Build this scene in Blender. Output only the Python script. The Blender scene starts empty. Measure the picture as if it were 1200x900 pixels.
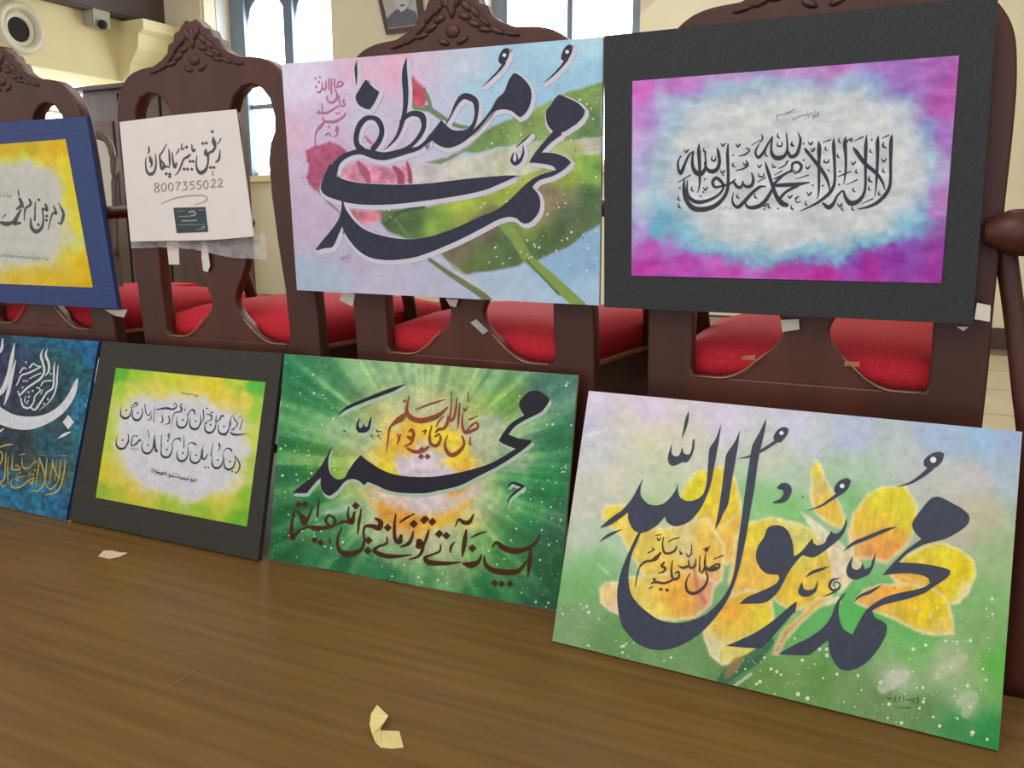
import bpy, bmesh, math, random
import numpy as np
from mathutils import Vector, Matrix
from mathutils.geometry import tessellate_polygon
random.seed(4); RNG = np.random.default_rng(7)
SC = bpy.context.scene; COL = SC.collection
R = math.radians

# ------------------------------------------------------------ camera, world, lights, exposure
H = 0.72                                    # camera height above the wooden table top (z = 0)
PITCH, YAW, F = R(10.647), R(25.852), 1000.0
fw = Vector((-math.sin(YAW)*math.cos(PITCH), math.cos(YAW)*math.cos(PITCH), -math.sin(PITCH)))
rt = Vector((math.cos(YAW), math.sin(YAW), 0)); up = rt.cross(fw)
cd = bpy.data.cameras.new('camera'); cd.sensor_width = 36; cd.lens = 30; cd.clip_start = .02
cam = bpy.data.objects.new('camera', cd); COL.objects.link(cam)
cam.matrix_world = Matrix(((rt.x, up.x, -fw.x, 0), (rt.y, up.y, -fw.y, 0), (rt.z, up.z, -fw.z, H), (0, 0, 0, 1)))
SC.camera = cam
W = bpy.data.worlds.new('world'); SC.world = W; W.use_nodes = True
W.node_tree.nodes['Background'].inputs[0].default_value = (.93, .95, 1, 1)
W.node_tree.nodes['Background'].inputs[1].default_value = 1.25
def area(name, loc, target, size, power, color=(1, 1, 1)):
    l = bpy.data.lights.new(name, 'AREA'); l.shape = 'RECTANGLE'; l.size, l.size_y = size; l.energy = power; l.color = color
    o = bpy.data.objects.new(name, l); COL.objects.link(o); o.location = loc
    o.rotation_euler = (Vector(target) - Vector(loc)).to_track_quat('-Z', 'Y').to_euler()
    return o
area('fill_light_front', (-.8, -.9, 3.2), (-.6, 1.4, .6), (2.5, 1.2), 46, (1, .97, .92))  # unseen fill lamp added to brighten the picture fronts
area('fill_light_rear', (-1.5, 3.6, 3.5), (-1.2, 2.6, 0), (3, 1.5), 60, (1, .98, .95))  # unseen fill lamp added for the room behind the chairs
area('window_daylight', (-2.6, 5.7, 2.3), (-1.0, 1.0, .2), (3.2, 1.8), 55, (.93, .97, 1))
SC.view_settings.view_transform = 'Standard'; SC.view_settings.look = 'None'
SC.view_settings.exposure = 0.0; SC.view_settings.gamma = 1.0; SC.view_settings.use_curve_mapping = False

# ------------------------------------------------------------ helpers
RW = np.array([[rt.x, -up.x, fw.x], [rt.y, -up.y, fw.y], [rt.z, -up.z, fw.z]])
def lin(c):
    c = np.asarray(c, float)/255.0
    return np.where(c <= .04045, c/12.92, ((c+.055)/1.055)**2.4)
def ray(x, y): return RW @ np.array([(x-600)/F, (y-450)/F, 1.0])
class Plane:
    """a real plane in the room: origin o, normal n facing the viewer"""
    def __init__(s, o, e, u):
        s.o = np.array(o, float); s.e = np.array(e, float)/np.linalg.norm(e); s.u = np.array(u, float)/np.linalg.norm(u)
        n = np.cross(s.e, s.u); s.n = n/np.linalg.norm(n)
    def at(s, x, y, off=0.0):
        o = s.o + s.n*off - np.array([0, 0, H]); r = ray(x, y)
        return r*((s.n@o)/(s.n@r)) + np.array([0, 0, H])
    def many(s, P, off=0.0): return [tuple(s.at(x, y, off)) for x, y in P]
def proj(P):
    v = (np.asarray(P) - np.array([0, 0, H])) @ RW
    return 600+F*v[..., 0]/v[..., 2], 450+F*v[..., 1]/v[..., 2]
def hi_plane(y0, a=-4): return Plane((0, y0, H), (1, 0, 0), (0, math.sin(R(a)), math.cos(R(a))))
TABLE = Plane((0, 0, 0), (1, 0, 0), (0, 1, 0))
def low_plane(pl, pr, a):
    LIFT = Plane((0, 0, .004), (1, 0, 0), (0, 1, 0)); A, B = LIFT.at(*pl), LIFT.at(*pr); e = (B-A)/np.linalg.norm(B-A); back = np.cross([0, 0, 1.], e)
    return Plane(A, e, np.array([0, 0, 1.])*math.cos(R(a)) + back*math.sin(R(a)))
WALLY = 6.0
WALLP = Plane((0, WALLY, 0), (1, 0, 0), (0, 0, 1))

def mat(name, col, rough=.6, noise=0, scale=8, stretch=(1, 1, 1), col2=None, bump=0, emit=0, metal=0, alpha=1, spec=.5, detail=6, attr=None, det=False):
    m = bpy.data.materials.new(name); m.use_nodes = True; nt = m.node_tree; b = nt.nodes['Principled BSDF']
    b.inputs['Roughness'].default_value = rough; b.inputs['Metallic'].default_value = metal
    b.inputs['Specular IOR Level'].default_value = spec; b.inputs['Alpha'].default_value = alpha
    c = tuple(lin(col)) + (1,)
    tc = nt.nodes.new('ShaderNodeTexCoord'); mp = nt.nodes.new('ShaderNodeMapping'); mp.inputs['Scale'].default_value = stretch
    nt.links.new(tc.outputs['Object'], mp.inputs[0])
    nz = nt.nodes.new('ShaderNodeTexNoise'); nz.inputs['Scale'].default_value = scale; nz.inputs['Detail'].default_value = detail
    nt.links.new(mp.outputs[0], nz.inputs['Vector'])
    mx = nt.nodes.new('ShaderNodeMix'); mx.data_type = 'RGBA'
    rp = nt.nodes.new('ShaderNodeMapRange'); rp.inputs[1].default_value = .35; rp.inputs[2].default_value = .65
    nt.links.new(nz.outputs['Fac'], rp.inputs[0]); nt.links.new(rp.outputs[0], mx.inputs[0])
    c2 = tuple(lin(col2)) + (1,) if col2 is not None else tuple(min(1, x*(1-noise)) for x in c[:3]) + (1,)
    mx.inputs[6].default_value = c; mx.inputs[7].default_value = c2
    out = mx.outputs[2]
    if attr:
        at = nt.nodes.new('ShaderNodeAttribute'); at.attribute_name = attr
        m2 = nt.nodes.new('ShaderNodeMix'); m2.data_type = 'RGBA'; m2.blend_type = 'MULTIPLY'; m2.inputs[0].default_value = 1
        nt.links.new(at.outputs['Color'], m2.inputs[6]); nt.links.new(out, m2.inputs[7]); out = m2.outputs[2]
    nt.links.new(out, b.inputs['Base Color'])
    if bump:
        bp = nt.nodes.new('ShaderNodeBump'); bp.inputs['Strength'].default_value = bump; bp.inputs['Distance'].default_value = .002
        nt.links.new(nz.outputs['Fac'], bp.inputs['Height']); nt.links.new(bp.outputs[0], b.inputs['Normal'])
    if emit:
        nt.links.new(out, b.inputs['Emission Color']); b.inputs['Emission Strength'].default_value = emit
    return m

def mesh_obj(name, verts, faces, m, parent=None, smooth=False):
    me = bpy.data.meshes.new(name); me.from_pydata([tuple(v) for v in verts], [], faces); me.update()
    if m: me.materials.append(m)
    if smooth: me.polygons.foreach_set('use_smooth', [True]*len(me.polygons))
    o = bpy.data.objects.new(name, me); COL.objects.link(o)
    if parent: o.parent = parent
    return o
def bm_obj(name, bm, m, parent=None, smooth=False, bevel=0):
    if bevel: bmesh.ops.bevel(bm, geom=list(bm.edges), offset=bevel, segments=2, affect='EDGES', clamp_overlap=True)
    me = bpy.data.meshes.new(name); bm.to_mesh(me); bm.free(); me.materials.append(m)
    if smooth: me.polygons.foreach_set('use_smooth', [True]*len(me.polygons))
    o = bpy.data.objects.new(name, me); COL.objects.link(o)
    if parent: o.parent = parent
    return o
def box_bm(lo, hi, bm=None):
    bm = bm or bmesh.new(); lo, hi = Vector(lo), Vector(hi)
    r = bmesh.ops.create_cube(bm, size=1)
    for v in r['verts']: v.co = Vector([(lo[i]+hi[i])/2 + v.co[i]*(hi[i]-lo[i]) for i in range(3)])
    return bm
def box(name, lo, hi, m, parent=None, bevel=0): return bm_obj(name, box_bm(lo, hi), m, parent, bevel=bevel)
def prism(name, P, m, d, parent=None, bevel=0):
    """solid from a loop of 3-D points P pushed by the vector d"""
    bm = bmesh.new(); a = [bm.verts.new(p) for p in P]; b = [bm.verts.new(Vector(p)+Vector(d)) for p in P]
    bm.faces.new(a); bm.faces.new(b[::-1]); n = len(P)
    for i in range(n): bm.faces.new((a[i], b[i], b[(i+1) % n], a[(i+1) % n]))
    bmesh.ops.recalc_face_normals(bm, faces=bm.faces)
    return bm_obj(name, bm, m, parent, bevel=bevel)
def tube(name, pts, r, m, parent=None, seg=10, flat=1.0, sub=6):
    P = catmull([(p[0], p[1], p[2], (r[i] if hasattr(r, '__len__') else r)) for i, p in enumerate(pts)], sub)
    bm = bmesh.new(); rings = []; n = len(P)
    al = Vector(P[-1][:3])-Vector(P[0][:3]); ref = Vector((0, 1, 0)) if abs(al.normalized().z) > .6 else Vector((0, 0, 1))
    for i, p in enumerate(P):
        t = Vector(P[min(i+1, n-1)][:3]) - Vector(P[max(i-1, 0)][:3]); t.normalize()
        a = t.cross(ref)
        if a.length < .05: a = Vector((1, 0, 0))
        a.normalize(); b = t.cross(a)
        rings.append([bm.verts.new(Vector(p[:3]) + a*math.cos(k*2*math.pi/seg)*p[3] + b*math.sin(k*2*math.pi/seg)*p[3]*flat) for k in range(seg)])
    for i in range(n-1):
        for k in range(seg): bm.faces.new((rings[i][k], rings[i][(k+1) % seg], rings[i+1][(k+1) % seg], rings[i+1][k]))
    bm.faces.new(rings[0][::-1]); bm.faces.new(rings[-1])
    return bm_obj(name, bm, m, parent, smooth=True)
def catmull(P, sub=5, closed=False):
    P = np.array(P, float); n = len(P)
    if n < 3 and not closed: return [tuple(p) for p in P]
    out = []
    for i in range(n if closed else n-1):
        p0 = P[(i-1) % n] if closed or i > 0 else 2*P[0]-P[1]; p1 = P[i]; p2 = P[(i+1) % n]
        p3 = P[(i+2) % n] if closed or i+2 < n else 2*P[-1]-P[-2]
        for k in range(sub):
            t = k/sub; out.append(tuple(.5*((2*p1)+(-p0+p2)*t+(2*p0-5*p1+4*p2-p3)*t*t+(-p0+3*p1-3*p2+p3)*t**3)))
    if not closed: out.append(tuple(P[-1]))
    return out
def smooth_loop(P, sub=4, ang=50):
    """rounds a closed outline but keeps its sharp corners"""
    P = np.array(P, float); n = len(P); corner = []
    for i in range(n):
        a = P[i]-P[i-1]; b = P[(i+1) % n]-P[i]; c = (a@b)/(np.linalg.norm(a)*np.linalg.norm(b)+1e-9)
        corner.append(math.degrees(math.acos(max(-1, min(1, c)))) > ang)
    out = []
    for i in range(n):
        p1, p2 = P[i], P[(i+1) % n]
        p0 = 2*p1-p2 if corner[i] else P[i-1]; p3 = 2*p2-p1 if corner[(i+1) % n] else P[(i+2) % n]
        for k in range(sub):
            t = k/sub; out.append(tuple(.5*((2*p1)+(-p0+p2)*t+(2*p0-5*p1+4*p2-p3)*t*t+(-p0+3*p1-3*p2+p3)*t**3)))
    return out
class Ink:
    """collects painted shapes, given in photo pixels, and lays them as thin paint on a real plane"""
    def __init__(s): s.polys = []
    def crop(s, x0, y0, k): s.x0, s.y0, s.k = x0, y0, k; return s
    def poly(s, P, sub=4, ang=50, raw=False):
        Q = [(s.x0+x/s.k, s.y0+y/s.k) for x, y in P]; s.polys.append(('p', Q if raw else smooth_loop(Q, sub, ang)))
    def st(s, P, sub=6, scale=1.0):
        Q = [(s.x0+x/s.k, s.y0+y/s.k, max(.35, w*scale/s.k)) for x, y, w in P]
        s.polys.append(('s', catmull(Q, sub)))
    def sts(s, L, scale=1.0):
        for P in L: s.st(P, scale=scale)
    def dot(s, x, y, d, n=10, sq=False):
        cx, cy, r = s.x0+x/s.k, s.y0+y/s.k, d/s.k/2
        if sq: s.polys.append(('p', [(cx, cy-r*1.15), (cx+r*1.15, cy), (cx, cy+r*1.15), (cx-r*1.15, cy)]))
        else: s.polys.append(('p', [(cx+r*math.cos(2*math.pi*k/n), cy+r*math.sin(2*math.pi*k/n)) for k in range(n)]))
    def dots(s, L, d, sq=True):
        for x, y in L: s.dot(x, y, d, sq=sq)
    def build(s, name, pl, off, m, parent, grow=0.0, dx=0.0, dy=0.0):
        V, Fc = [], []; off0 = off; todo = list(s.polys)
        if grow > 0:                                  # a grown outline is the shape plus a band along its edge
            todo = [t for t in todo if t[0] == 's']+[t for t in todo if t[0] == 'p']+[('s', [(x, y, 0) for x, y in list(t[1])+list(t[1])[:2]]) for t in todo if t[0] == 'p']
        for it, (kind, Q) in enumerate(todo):
            b = len(V); off = off0+1.2e-5*(it % 24)
            if kind == 'p':
                Q = np.array(Q)
                V += pl.many([(x+dx, y+dy) for x, y in Q], off)
                for tri in tessellate_polygon([[Vector((x, y, 0)) for x, y in Q]]): Fc.append(tuple(b+i for i in tri))
            else:
                Q = np.array(Q); t = np.gradient(Q[:, :2], axis=0); t /= np.linalg.norm(t, axis=1)[:, None]+1e-9
                nn = np.stack([-t[:, 1], t[:, 0]], 1); w = np.maximum(Q[:, 2]/2+grow, .12)[:, None]
                L, Rr = Q[:, :2]+nn*w, Q[:, :2]-nn*w; n = len(Q)
                e0, e1 = Q[0, :2]-t[0]*w[0]*.7, Q[-1, :2]+t[-1]*w[-1]*.7
                V += pl.many([(x+dx, y+dy) for x, y in list(L)+list(Rr)+[e0, e1]], off)
                for i in range(n-1): Fc.append((b+i, b+i+1, b+n+i+1, b+n+i))
                Fc.append((b, b+n, b+2*n)); Fc.append((b+n-1, b+2*n+1, b+2*n-1))
        o = mesh_obj(name, V, Fc, m, parent)
        me = o.data                                   # make every facet face the viewer
        bm = bmesh.new(); bm.from_mesh(me); nv = Vector(pl.n)
        bm.normal_update()
        for f in bm.faces:
            if f.normal.dot(nv) < 0: f.normal_flip()
        bm.to_mesh(me); bm.free()
        return o

def vnoise(x, y, seed):
    """smooth value noise on arrays"""
    rs = np.random.default_rng(seed); T = rs.random((256, 256))
    xi = np.floor(x).astype(int); yi = np.floor(y).astype(int); fx = x-xi; fy = y-yi
    fx = fx*fx*(3-2*fx); fy = fy*fy*(3-2*fy)
    g = lambda a, b: T[a % 256, b % 256]
    return (g(xi, yi)*(1-fx)+g(xi+1, yi)*fx)*(1-fy)+(g(xi, yi+1)*(1-fx)+g(xi+1, yi+1)*fx)*fy-.5
def fbm(x, y, s, seed, oct=4):
    v = 0; a = 1
    for k in range(oct): v = v+a*vnoise(x*2**k/s+17*k, y*2**k/s+5*k, seed+k); a *= .55
    return v
def rbf(x, y, pts, p=2.2, eps=30):
    n = 0; d = np.zeros(x.shape)
    n = np.zeros(x.shape+(3,))
    for px, py, c in pts:
        w = 1/((x-px)**2+(y-py)**2+eps)**p; n += w[..., None]*np.array(c, float); d += w
    return n/d[..., None]
def inside(x, y, P, feather=1.2):
    P = np.array(P, float); n = len(P); ins = np.zeros(x.shape, bool); dist = np.full(x.shape, 1e9)
    for i in range(n):
        x1, y1 = P[i]; x2, y2 = P[(i+1) % n]
        c = ((y1 > y) != (y2 > y)) & (x < (x2-x1)*(y-y1)/((y2-y1) or 1e-9)+x1); ins ^= c
        t = np.clip(((x-x1)*(x2-x1)+(y-y1)*(y2-y1))/((x2-x1)**2+(y2-y1)**2+1e-9), 0, 1)
        dist = np.minimum(dist, np.hypot(x-x1-t*(x2-x1), y-y1-t*(y2-y1)))
    sd = np.where(ins, dist, -dist)
    return np.clip(sd/feather*.5+.5, 0, 1), sd
def painted_grid(name, pl, quad, nu, nv, fn, m, parent, off=0.0):
    c = [pl.at(x, y, off) for x, y in quad]
    u = np.linspace(0, 1, nu)[None, :, None]; v = np.linspace(0, 1, nv)[:, None, None]
    P = (c[0]*(1-u)+c[1]*u)*(1-v)+(c[3]*(1-u)+c[2]*u)*v
    x, y = proj(P); rgb = np.clip(fn(x, y), 0, 255)
    me = bpy.data.meshes.new(name)
    i = np.arange(nu*nv).reshape(nv, nu); q = np.stack([i[:-1, :-1], i[1:, :-1], i[1:, 1:], i[:-1, 1:]], -1).reshape(-1, 4)
    me.vertices.add(nu*nv); me.vertices.foreach_set('co', P.reshape(-1))
    me.loops.add(q.size); me.loops.foreach_set('vertex_index', q.reshape(-1).astype(np.int32))
    me.polygons.add(len(q)); me.polygons.foreach_set('loop_start', np.arange(0, q.size, 4, dtype=np.int32))
    me.update(calc_edges=True)
    at = me.color_attributes.new('paint', 'FLOAT_COLOR', 'POINT')
    at.data.foreach_set('color', np.concatenate([lin(rgb.reshape(-1, 3)), np.ones((nu*nv, 1))], 1).reshape(-1).astype(np.float32))
    me.materials.append(m); o = bpy.data.objects.new(name, me); COL.objects.link(o); o.parent = parent
    return o
def empty(name, loc, label=None, cat=None, group=None):
    o = bpy.data.objects.new(name, None); COL.objects.link(o); o.location = loc; o.empty_display_size = .05
    if label: o['label'] = label; o['category'] = cat
    if group: o['group'] = group
    return o
def tag(o, label, cat, group=None):
    o['label'] = label; o['category'] = cat
    if group: o['group'] = group
    return o
def struct(o): o['kind'] = 'structure'; return o
def keep(child, parent):
    """parent without moving"""
    child.parent = parent; child.matrix_parent_inverse = Matrix.Translation(-parent.location)
def thing_around(name, loc, label, cat, group=None): return empty(name, loc, label, cat, group)
def board(name, pl, quad, t, m, parent, front=0.0, bevel=0):
    P = [Vector(p) for p in pl.many(quad, front)]
    return prism(name, P, m, Vector(-pl.n)*t, parent, bevel)

# ------------------------------------------------------------ materials
M = dict(
 table=mat('table_wood', (127, 95, 50), .42, scale=3, stretch=(.9, 20, 1), col2=(110, 80, 39), bump=.05, spec=.3, detail=8),
 wood=mat('chair_wood', (84, 42, 29), .45, scale=9, stretch=(1, 1, .1), col2=(64, 32, 22), spec=.4, bump=.06),
 carve=mat('carved_wood', (80, 41, 29), .5, scale=60, col2=(54, 30, 25), bump=.8),
 worn=mat('worn_gilt_edge', (165, 110, 70), .5, .3, scale=60),
 seat=mat('red_seat_cloth', (188, 40, 52), .85, scale=200, col2=(170, 30, 42), bump=.3, spec=.2),
 seatside=mat('red_seat_side_cloth', (170, 24, 38), .85, scale=240, col2=(146, 16, 28), bump=.35, spec=.2),
 wall=mat('cream_wall', (236, 226, 196), .8, scale=1.5, col2=(228, 216, 184), spec=.2),
 cream=mat('cream_plaster', (238, 226, 178), .75, scale=2, col2=(230, 216, 168), spec=.2),
 ceil=mat('ceiling_plaster', (225, 220, 200), .8, .05),
 floor=mat('pale_floor_tile', (196, 180, 150), .4, .12, scale=5),
 shade_strip=mat('shade_strip_boards', (74, 54, 42), .6, scale=6, stretch=(1, 12, 1), col2=(60, 44, 35)),  # dark tone standing in for shade on the floor
 joint=mat('tile_joint', (120, 105, 88), .8, .1),
 hall=mat('hall_floor', (120, 95, 75), .6, .2),
 dark=mat('dark_gallery_wood', (92, 78, 74), .6, scale=6, stretch=(1, .2, 1), col2=(74, 62, 60)),
 cab=mat('cabinet_wood', (80, 58, 46), .5, scale=10, stretch=(1, 1, .15), col2=(62, 42, 33)),
 wframe=mat('window_frame_paint', (126, 140, 156), .5, .12, scale=4),
 pane=mat('bright_window_glass', (242, 248, 255), .1, emit=7.0),
 curtain=mat('white_curtain', (225, 225, 220), .8, .06, scale=30, stretch=(8, 8, .3)),
 mount=mat('black_mount_card', (44, 46, 48), .7, scale=300, col2=(54, 56, 56), spec=.3),
 mount2=mat('charcoal_mount_card', (52, 50, 44), .75, scale=260, col2=(62, 60, 52), spec=.2),
 bluef=mat('blue_painted_frame', (38, 48, 104), .5, scale=30, stretch=(1, 1, 6), col2=(28, 62, 112), bump=.25),
 paper=mat('off_white_paper', (224, 216, 208), .8, .03, scale=20, spec=.2),
 tape=mat('white_paper_tape', (214, 206, 194), .7, .08, scale=60),
 clear=mat('clear_plastic_tape', (206, 200, 196), .12, .1, scale=90, alpha=.42, bump=.9, spec=.9),
 bench=mat('added_bench_wood', (58, 38, 30), .5, .2, scale=12),
 edge=mat('canvas_edge', (190, 185, 178), .8, .08, scale=100),
 paint=mat('brushed_paint', (255, 255, 255), .62, noise=.07, scale=130, attr='paint', bump=.3, spec=.25),
 print=mat('printed_paint', (255, 255, 255), .6, noise=.06, scale=90, attr='paint', spec=.25),
 slate=mat('slate_paint', (58, 62, 78), .5, .22, scale=90, spec=.35),
 black=mat('blue_black_paint', (54, 57, 72), .6, .22, scale=90, spec=.25),
 black2=mat('black_paint', (38, 36, 46), .6, .2, scale=90, spec=.25),
 ink=mat('black_ink', (66, 66, 74), .7, .2, scale=200, spec=.2),
 ink2=mat('faded_ink', (96, 92, 90), .8, .2, scale=200, spec=.1),
 faint=mat('faint_ink', (150, 145, 142), .8, .2, scale=200, spec=.1),
 pencil=mat('brown_grey_pencil', (150, 140, 128), .8, .15, scale=300, spec=.1),
 halo=mat('lilac_white_halo', (208, 203, 214), .7, .06, scale=60, spec=.2),
 halog=mat('pale_green_halo', (172, 196, 170), .7, .12, scale=60, spec=.2),
 rose=mat('rose_paint', (190, 118, 142), .7, .12, scale=90, spec=.2),
 rust=mat('rust_brown_paint', (146, 74, 46), .65, .2, scale=90, spec=.2),
 umber=mat('umber_paint', (76, 42, 24), .65, .22, scale=90, spec=.2),
 sepia=mat('sepia_paint', (84, 66, 56), .7, .15, scale=90, spec=.2),
 white=mat('white_paint', (226, 230, 222), .6, .05, scale=60, spec=.3),
 silver=mat('silver_paint', (205, 206, 208), .5, .14, scale=80),
 gold=mat('gold_paint', (184, 160, 72), .5, .3, scale=90),
 dotw=mat('pale_splatter', (214, 224, 196), .6, .05, spec=.3),
 sticker=mat('dark_card', (42, 56, 60), .4, .25, scale=60),
 stickt=mat('card_print', (150, 160, 156), .5, .1),
 vent=mat('vent_plastic', (226, 222, 198), .4, .05), hole=mat('dark_hole', (30, 26, 18), .8, .1),
 grey=mat('grey_camera', (175, 172, 150), .5, .1), pframe=mat('portrait_frame', (92, 74, 66), .5, .1),
 pbg=mat('portrait_paper', (186, 184, 184), .6, .08, scale=8), pdark=mat('portrait_dark', (106, 108, 118), .7, .2, scale=20), pface=mat('portrait_light', (205, 200, 200), .7, .08),
 pad=mat('cream_padding', (214, 206, 192), .8, .05), bar=mat('brown_grey_wood', (96, 80, 72), .4, .2),
 scrap=mat('cream_paper_scrap', (238, 220, 150), .7, .06, scale=40), scrap2=mat('pale_paper_scrap', (226, 206, 178), .7, .06),
 scratch=mat('table_scratch', (146, 112, 62), .5, .05), book=mat('book_spines', (98, 62, 46), .6, .5, scale=30, stretch=(8, 1, 1)),
)

# ------------------------------------------------------------ setting
FZ = -.04
struct(box('floor', (-7.4, 1.47, FZ-.2), (6, WALLY+.2, FZ), M['joint']))
fl = bpy.data.objects['floor']
nt_tiles = []
tm = None
x = -7.3; k = 0
tiles_bm_mesh = box_bm((0, 0, 0), (.588, .588, .004))
tmesh = bpy.data.meshes.new('tile'); tiles_bm_mesh.to_mesh(tmesh); tiles_bm_mesh.free(); tmesh.materials.append(M['floor'])
struct(box('floor_shade_strip', (-7.2, 1.475, FZ), (6, 2.68, FZ+.0045), M['shade_strip']))  # added dark strip, its colour gives the shade under the chairs
for i in range(-12, 10):
    for j in range(2, 7):
        o = bpy.data.objects.new('floor_tile', tmesh); COL.objects.link(o); o.location = (i*.6+.03, 1.48+j*.6, FZ-.001); o.parent = fl
struct(box('floor', (-7.4, -4, -.95), (6, 1.44, -.76), M['hall']))
struct(box('ceiling', (-7.4, -1.5, 4.2), (6, WALLY+.2, 4.35), M['ceil']))
def wx(px, py=100, Y=WALLY):
    r = ray(px, py); return r[0]/r[1]*Y
def wz(px, py, Y=WALLY):
    r = ray(px, py); return r[2]/r[1]*Y+H
# back wall built as piers round two double windows
w1 = (wx(268), wx(391)); w2 = (wx(573), wx(748)); ZB, ZT = wz(290, 207), 2.62
bw = bpy.data.objects.new('wall_back', None); COL.objects.link(bw); bw['kind'] = 'structure'; bw.location = (0, WALLY, 0)
def bwp(n, lo, hi, m='wall'):
    o = box(n, lo, hi, M[m]); keep(o, bw); return o
for a, b in ((-7.3, w1[0]), (w1[1], w2[0]), (w2[1], 6)): bwp('pier', (a, WALLY, FZ), (b, WALLY+.25, 4.2))
for a, b in (w1, w2): bwp('sill_wall', (a, WALLY, FZ), (b, WALLY+.25, ZB)); bwp('lintel', (a, WALLY, ZT+.25), (b, WALLY+.25, 4.2))
def arch_window(name, a, b, lights):
    e = bpy.data.objects.new(name, None); COL.objects.link(e); e['kind'] = 'structure'; e.location = ((a+b)/2, WALLY+.1, ZB)
    Y = WALLY+.1
    for pa, pb in lights:
        xa, xb = wx(pa), wx(pb); r = (xb-xa)/2; cx = (xa+xb)/2; zt = ZT-r
        out = [(xa, ZB+.05), (xb, ZB+.05)]+[(cx+r*math.cos(t), zt+r*1.15*math.sin(t)) for t in np.linspace(0, math.pi, 15)]
        o = mesh_obj('pane', [(q[0], Y+.02, q[1]) for q in out], [tuple(range(len(out)))], M['pane']); keep(o, e)
        for z in (ZB+.6,): o = box('glazing_bar', (xa, Y-.01, z-.02), (xb, Y+.01, z+.02), M['wframe']); keep(o, e)
        # spandrel wood round the arch
        n = len(out)-2; V = []; Fq = []
        arc = out[2:]
        for q in arc: V.append((q[0], Y, q[1])); V.append((q[0], Y, ZT+.27))
        for i in range(len(arc)-1): Fq.append((2*i, 2*i+1, 2*i+3, 2*i+2))
        o = mesh_obj('arched_head', V, Fq, M['wframe']); keep(o, e)
    xs = [a]+[v for l in lights for v in (wx(l[0]), wx(l[1]))]+[b]
    for i in range(0, len(xs), 2): o = box('window_frame', (xs[i], Y-.04, ZB), (xs[i+1], Y+.04, ZT+.27), M['wframe']); keep(o, e)
    o = box('window_sill', (a-.03, WALLY-.08, ZB-.05), (b+.03, WALLY+.1, ZB), M['cream']); keep(o, e)
    return e
arch_window('window_1', w1[0], w1[1], ((284, 330), (340, 387)))
arch_window('window_2', w2[0], w2[1], ((590, 660), (666, 736)))
# pale jamb strips beside the windows, pilaster with a stepped corbel
struct(box('trim_1', (wx(256), WALLY-.1, FZ), (wx(268), WALLY, 4.2), M['curtain']))
struct(box('trim_2', (wx(557), WALLY-.06, FZ), (wx(573), WALLY, 4.2), M['curtain']))
struct(box('trim_3', (wx(186, 60, 5.75), 5.75, FZ), (wx(240, 60, 5.75), WALLY, 4.2), M['wall'], bevel=.02))
struct(box('baseboard_back', (-6.2, WALLY-.02, FZ), (6, WALLY, .09), M['cab']))
XG = wx(186, 60, 5.75)-.02
zb_, zt_ = None, None
def gz(px, py):                            # height of a point seen on the gallery face x = XG
    r = ray(px, py); return r[2]/r[0]*XG+H, r[1]/r[0]*XG
zb_ = gz(60, 81)[0]; zt_ = gz(110, 16)[0]
struct(box('wall_gallery', (XG-.5, .8, zb_), (XG, 5.9, zt_), M['cream']))
gal = bpy.data.objects['wall_gallery']; 
struct(box('trim_4', (XG-.5, .8, zt_), (XG+.12, 5.9, zt_+.8), M['dark'], bevel=.015))
# corbel on the gallery face next to the pilaster
cz, cy = gz(150, 40)
P = [(XG, 5.35, zt_-.02), (XG+.30, 5.35, zt_-.02), (XG+.30, 5.35, zt_-.10), (XG+.24, 5.35, zt_-.13), (XG+.22, 5.35, zt_-.24), (XG+.12, 5.35, zt_-.36), (XG+.08, 5.35, zt_-.5), (XG, 5.35, zt_-.55)]
struct(prism('trim_5', P, M['cream'], (0, .4, 0)))
struct(box('wall_left', (-7.4, -1.5, FZ-.9), (-7.25, WALLY+.2, 4.2), M['wall']))
e = bpy.data.objects.new('window_3', None); COL.objects.link(e); e['kind'] = 'structure'; e.location = (-7.25, 4.2, 1)
for j in range(3):
    y = 2.9+j*1.05
    o = box('pane', (-7.245, y, .95), (-7.24, y+.85, 2.1), M['pane']); keep(o, e)
    o = box('window_frame', (-7.25, y+.85, .9), (-7.18, y+1.05, 2.15), M['wframe']); keep(o, e)
    for z in np.arange(1.1, 2.1, .2): o = box('louvre', (-7.24, y, z), (-7.2, y+.85, z+.025), M['curtain']); keep(o, e)
struct(box('wall_right', (6, -1.5, FZ-.9), (6.15, WALLY+.2, 4.2), M['wall']))

# round wall vent on the gallery face
z, y = gz(21, 33); v = empty('wall_vent', (XG, y, z), 'round cream ventilation outlet with dark centre hole on gallery wall', 'vent')
def ring(name, x, y, z, r0, r1, d, m, parent, n=28, dz=0):
    V = []; Fq = []
    for k in range(n):
        t = 2*math.pi*k/n; c, s = math.cos(t), math.sin(t)
        V += [(x, y+c*r0, z+s*r0), (x+d, y+c*(r0+.01), z+s*(r0+.01)), (x+d, y+c*(r1-.01), z+s*(r1-.01)), (x, y+c*r1, z+s*r1)]
    for k in range(n):
        a, b = 4*k, 4*((k+1) % n)
        for j in range(3): Fq.append((a+j, a+j+1, b+j+1, b+j))
    o = mesh_obj(name, V, Fq, m, smooth=True); keep(o, parent); return o
ring('outer_ring', XG, y, z, .13, .19, .05, M['vent'], v); ring('inner_ring', XG, y+.0, z-.01, .085, .13, .02, M['vent'], v)
o = mesh_obj('vent_hole', [(XG+.005, y+.088*math.cos(t), z-.01+.088*math.sin(t)) for t in np.linspace(0, 2*math.pi, 25)[:-1]], [tuple(range(24))], M['hole']); keep(o, v)
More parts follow.
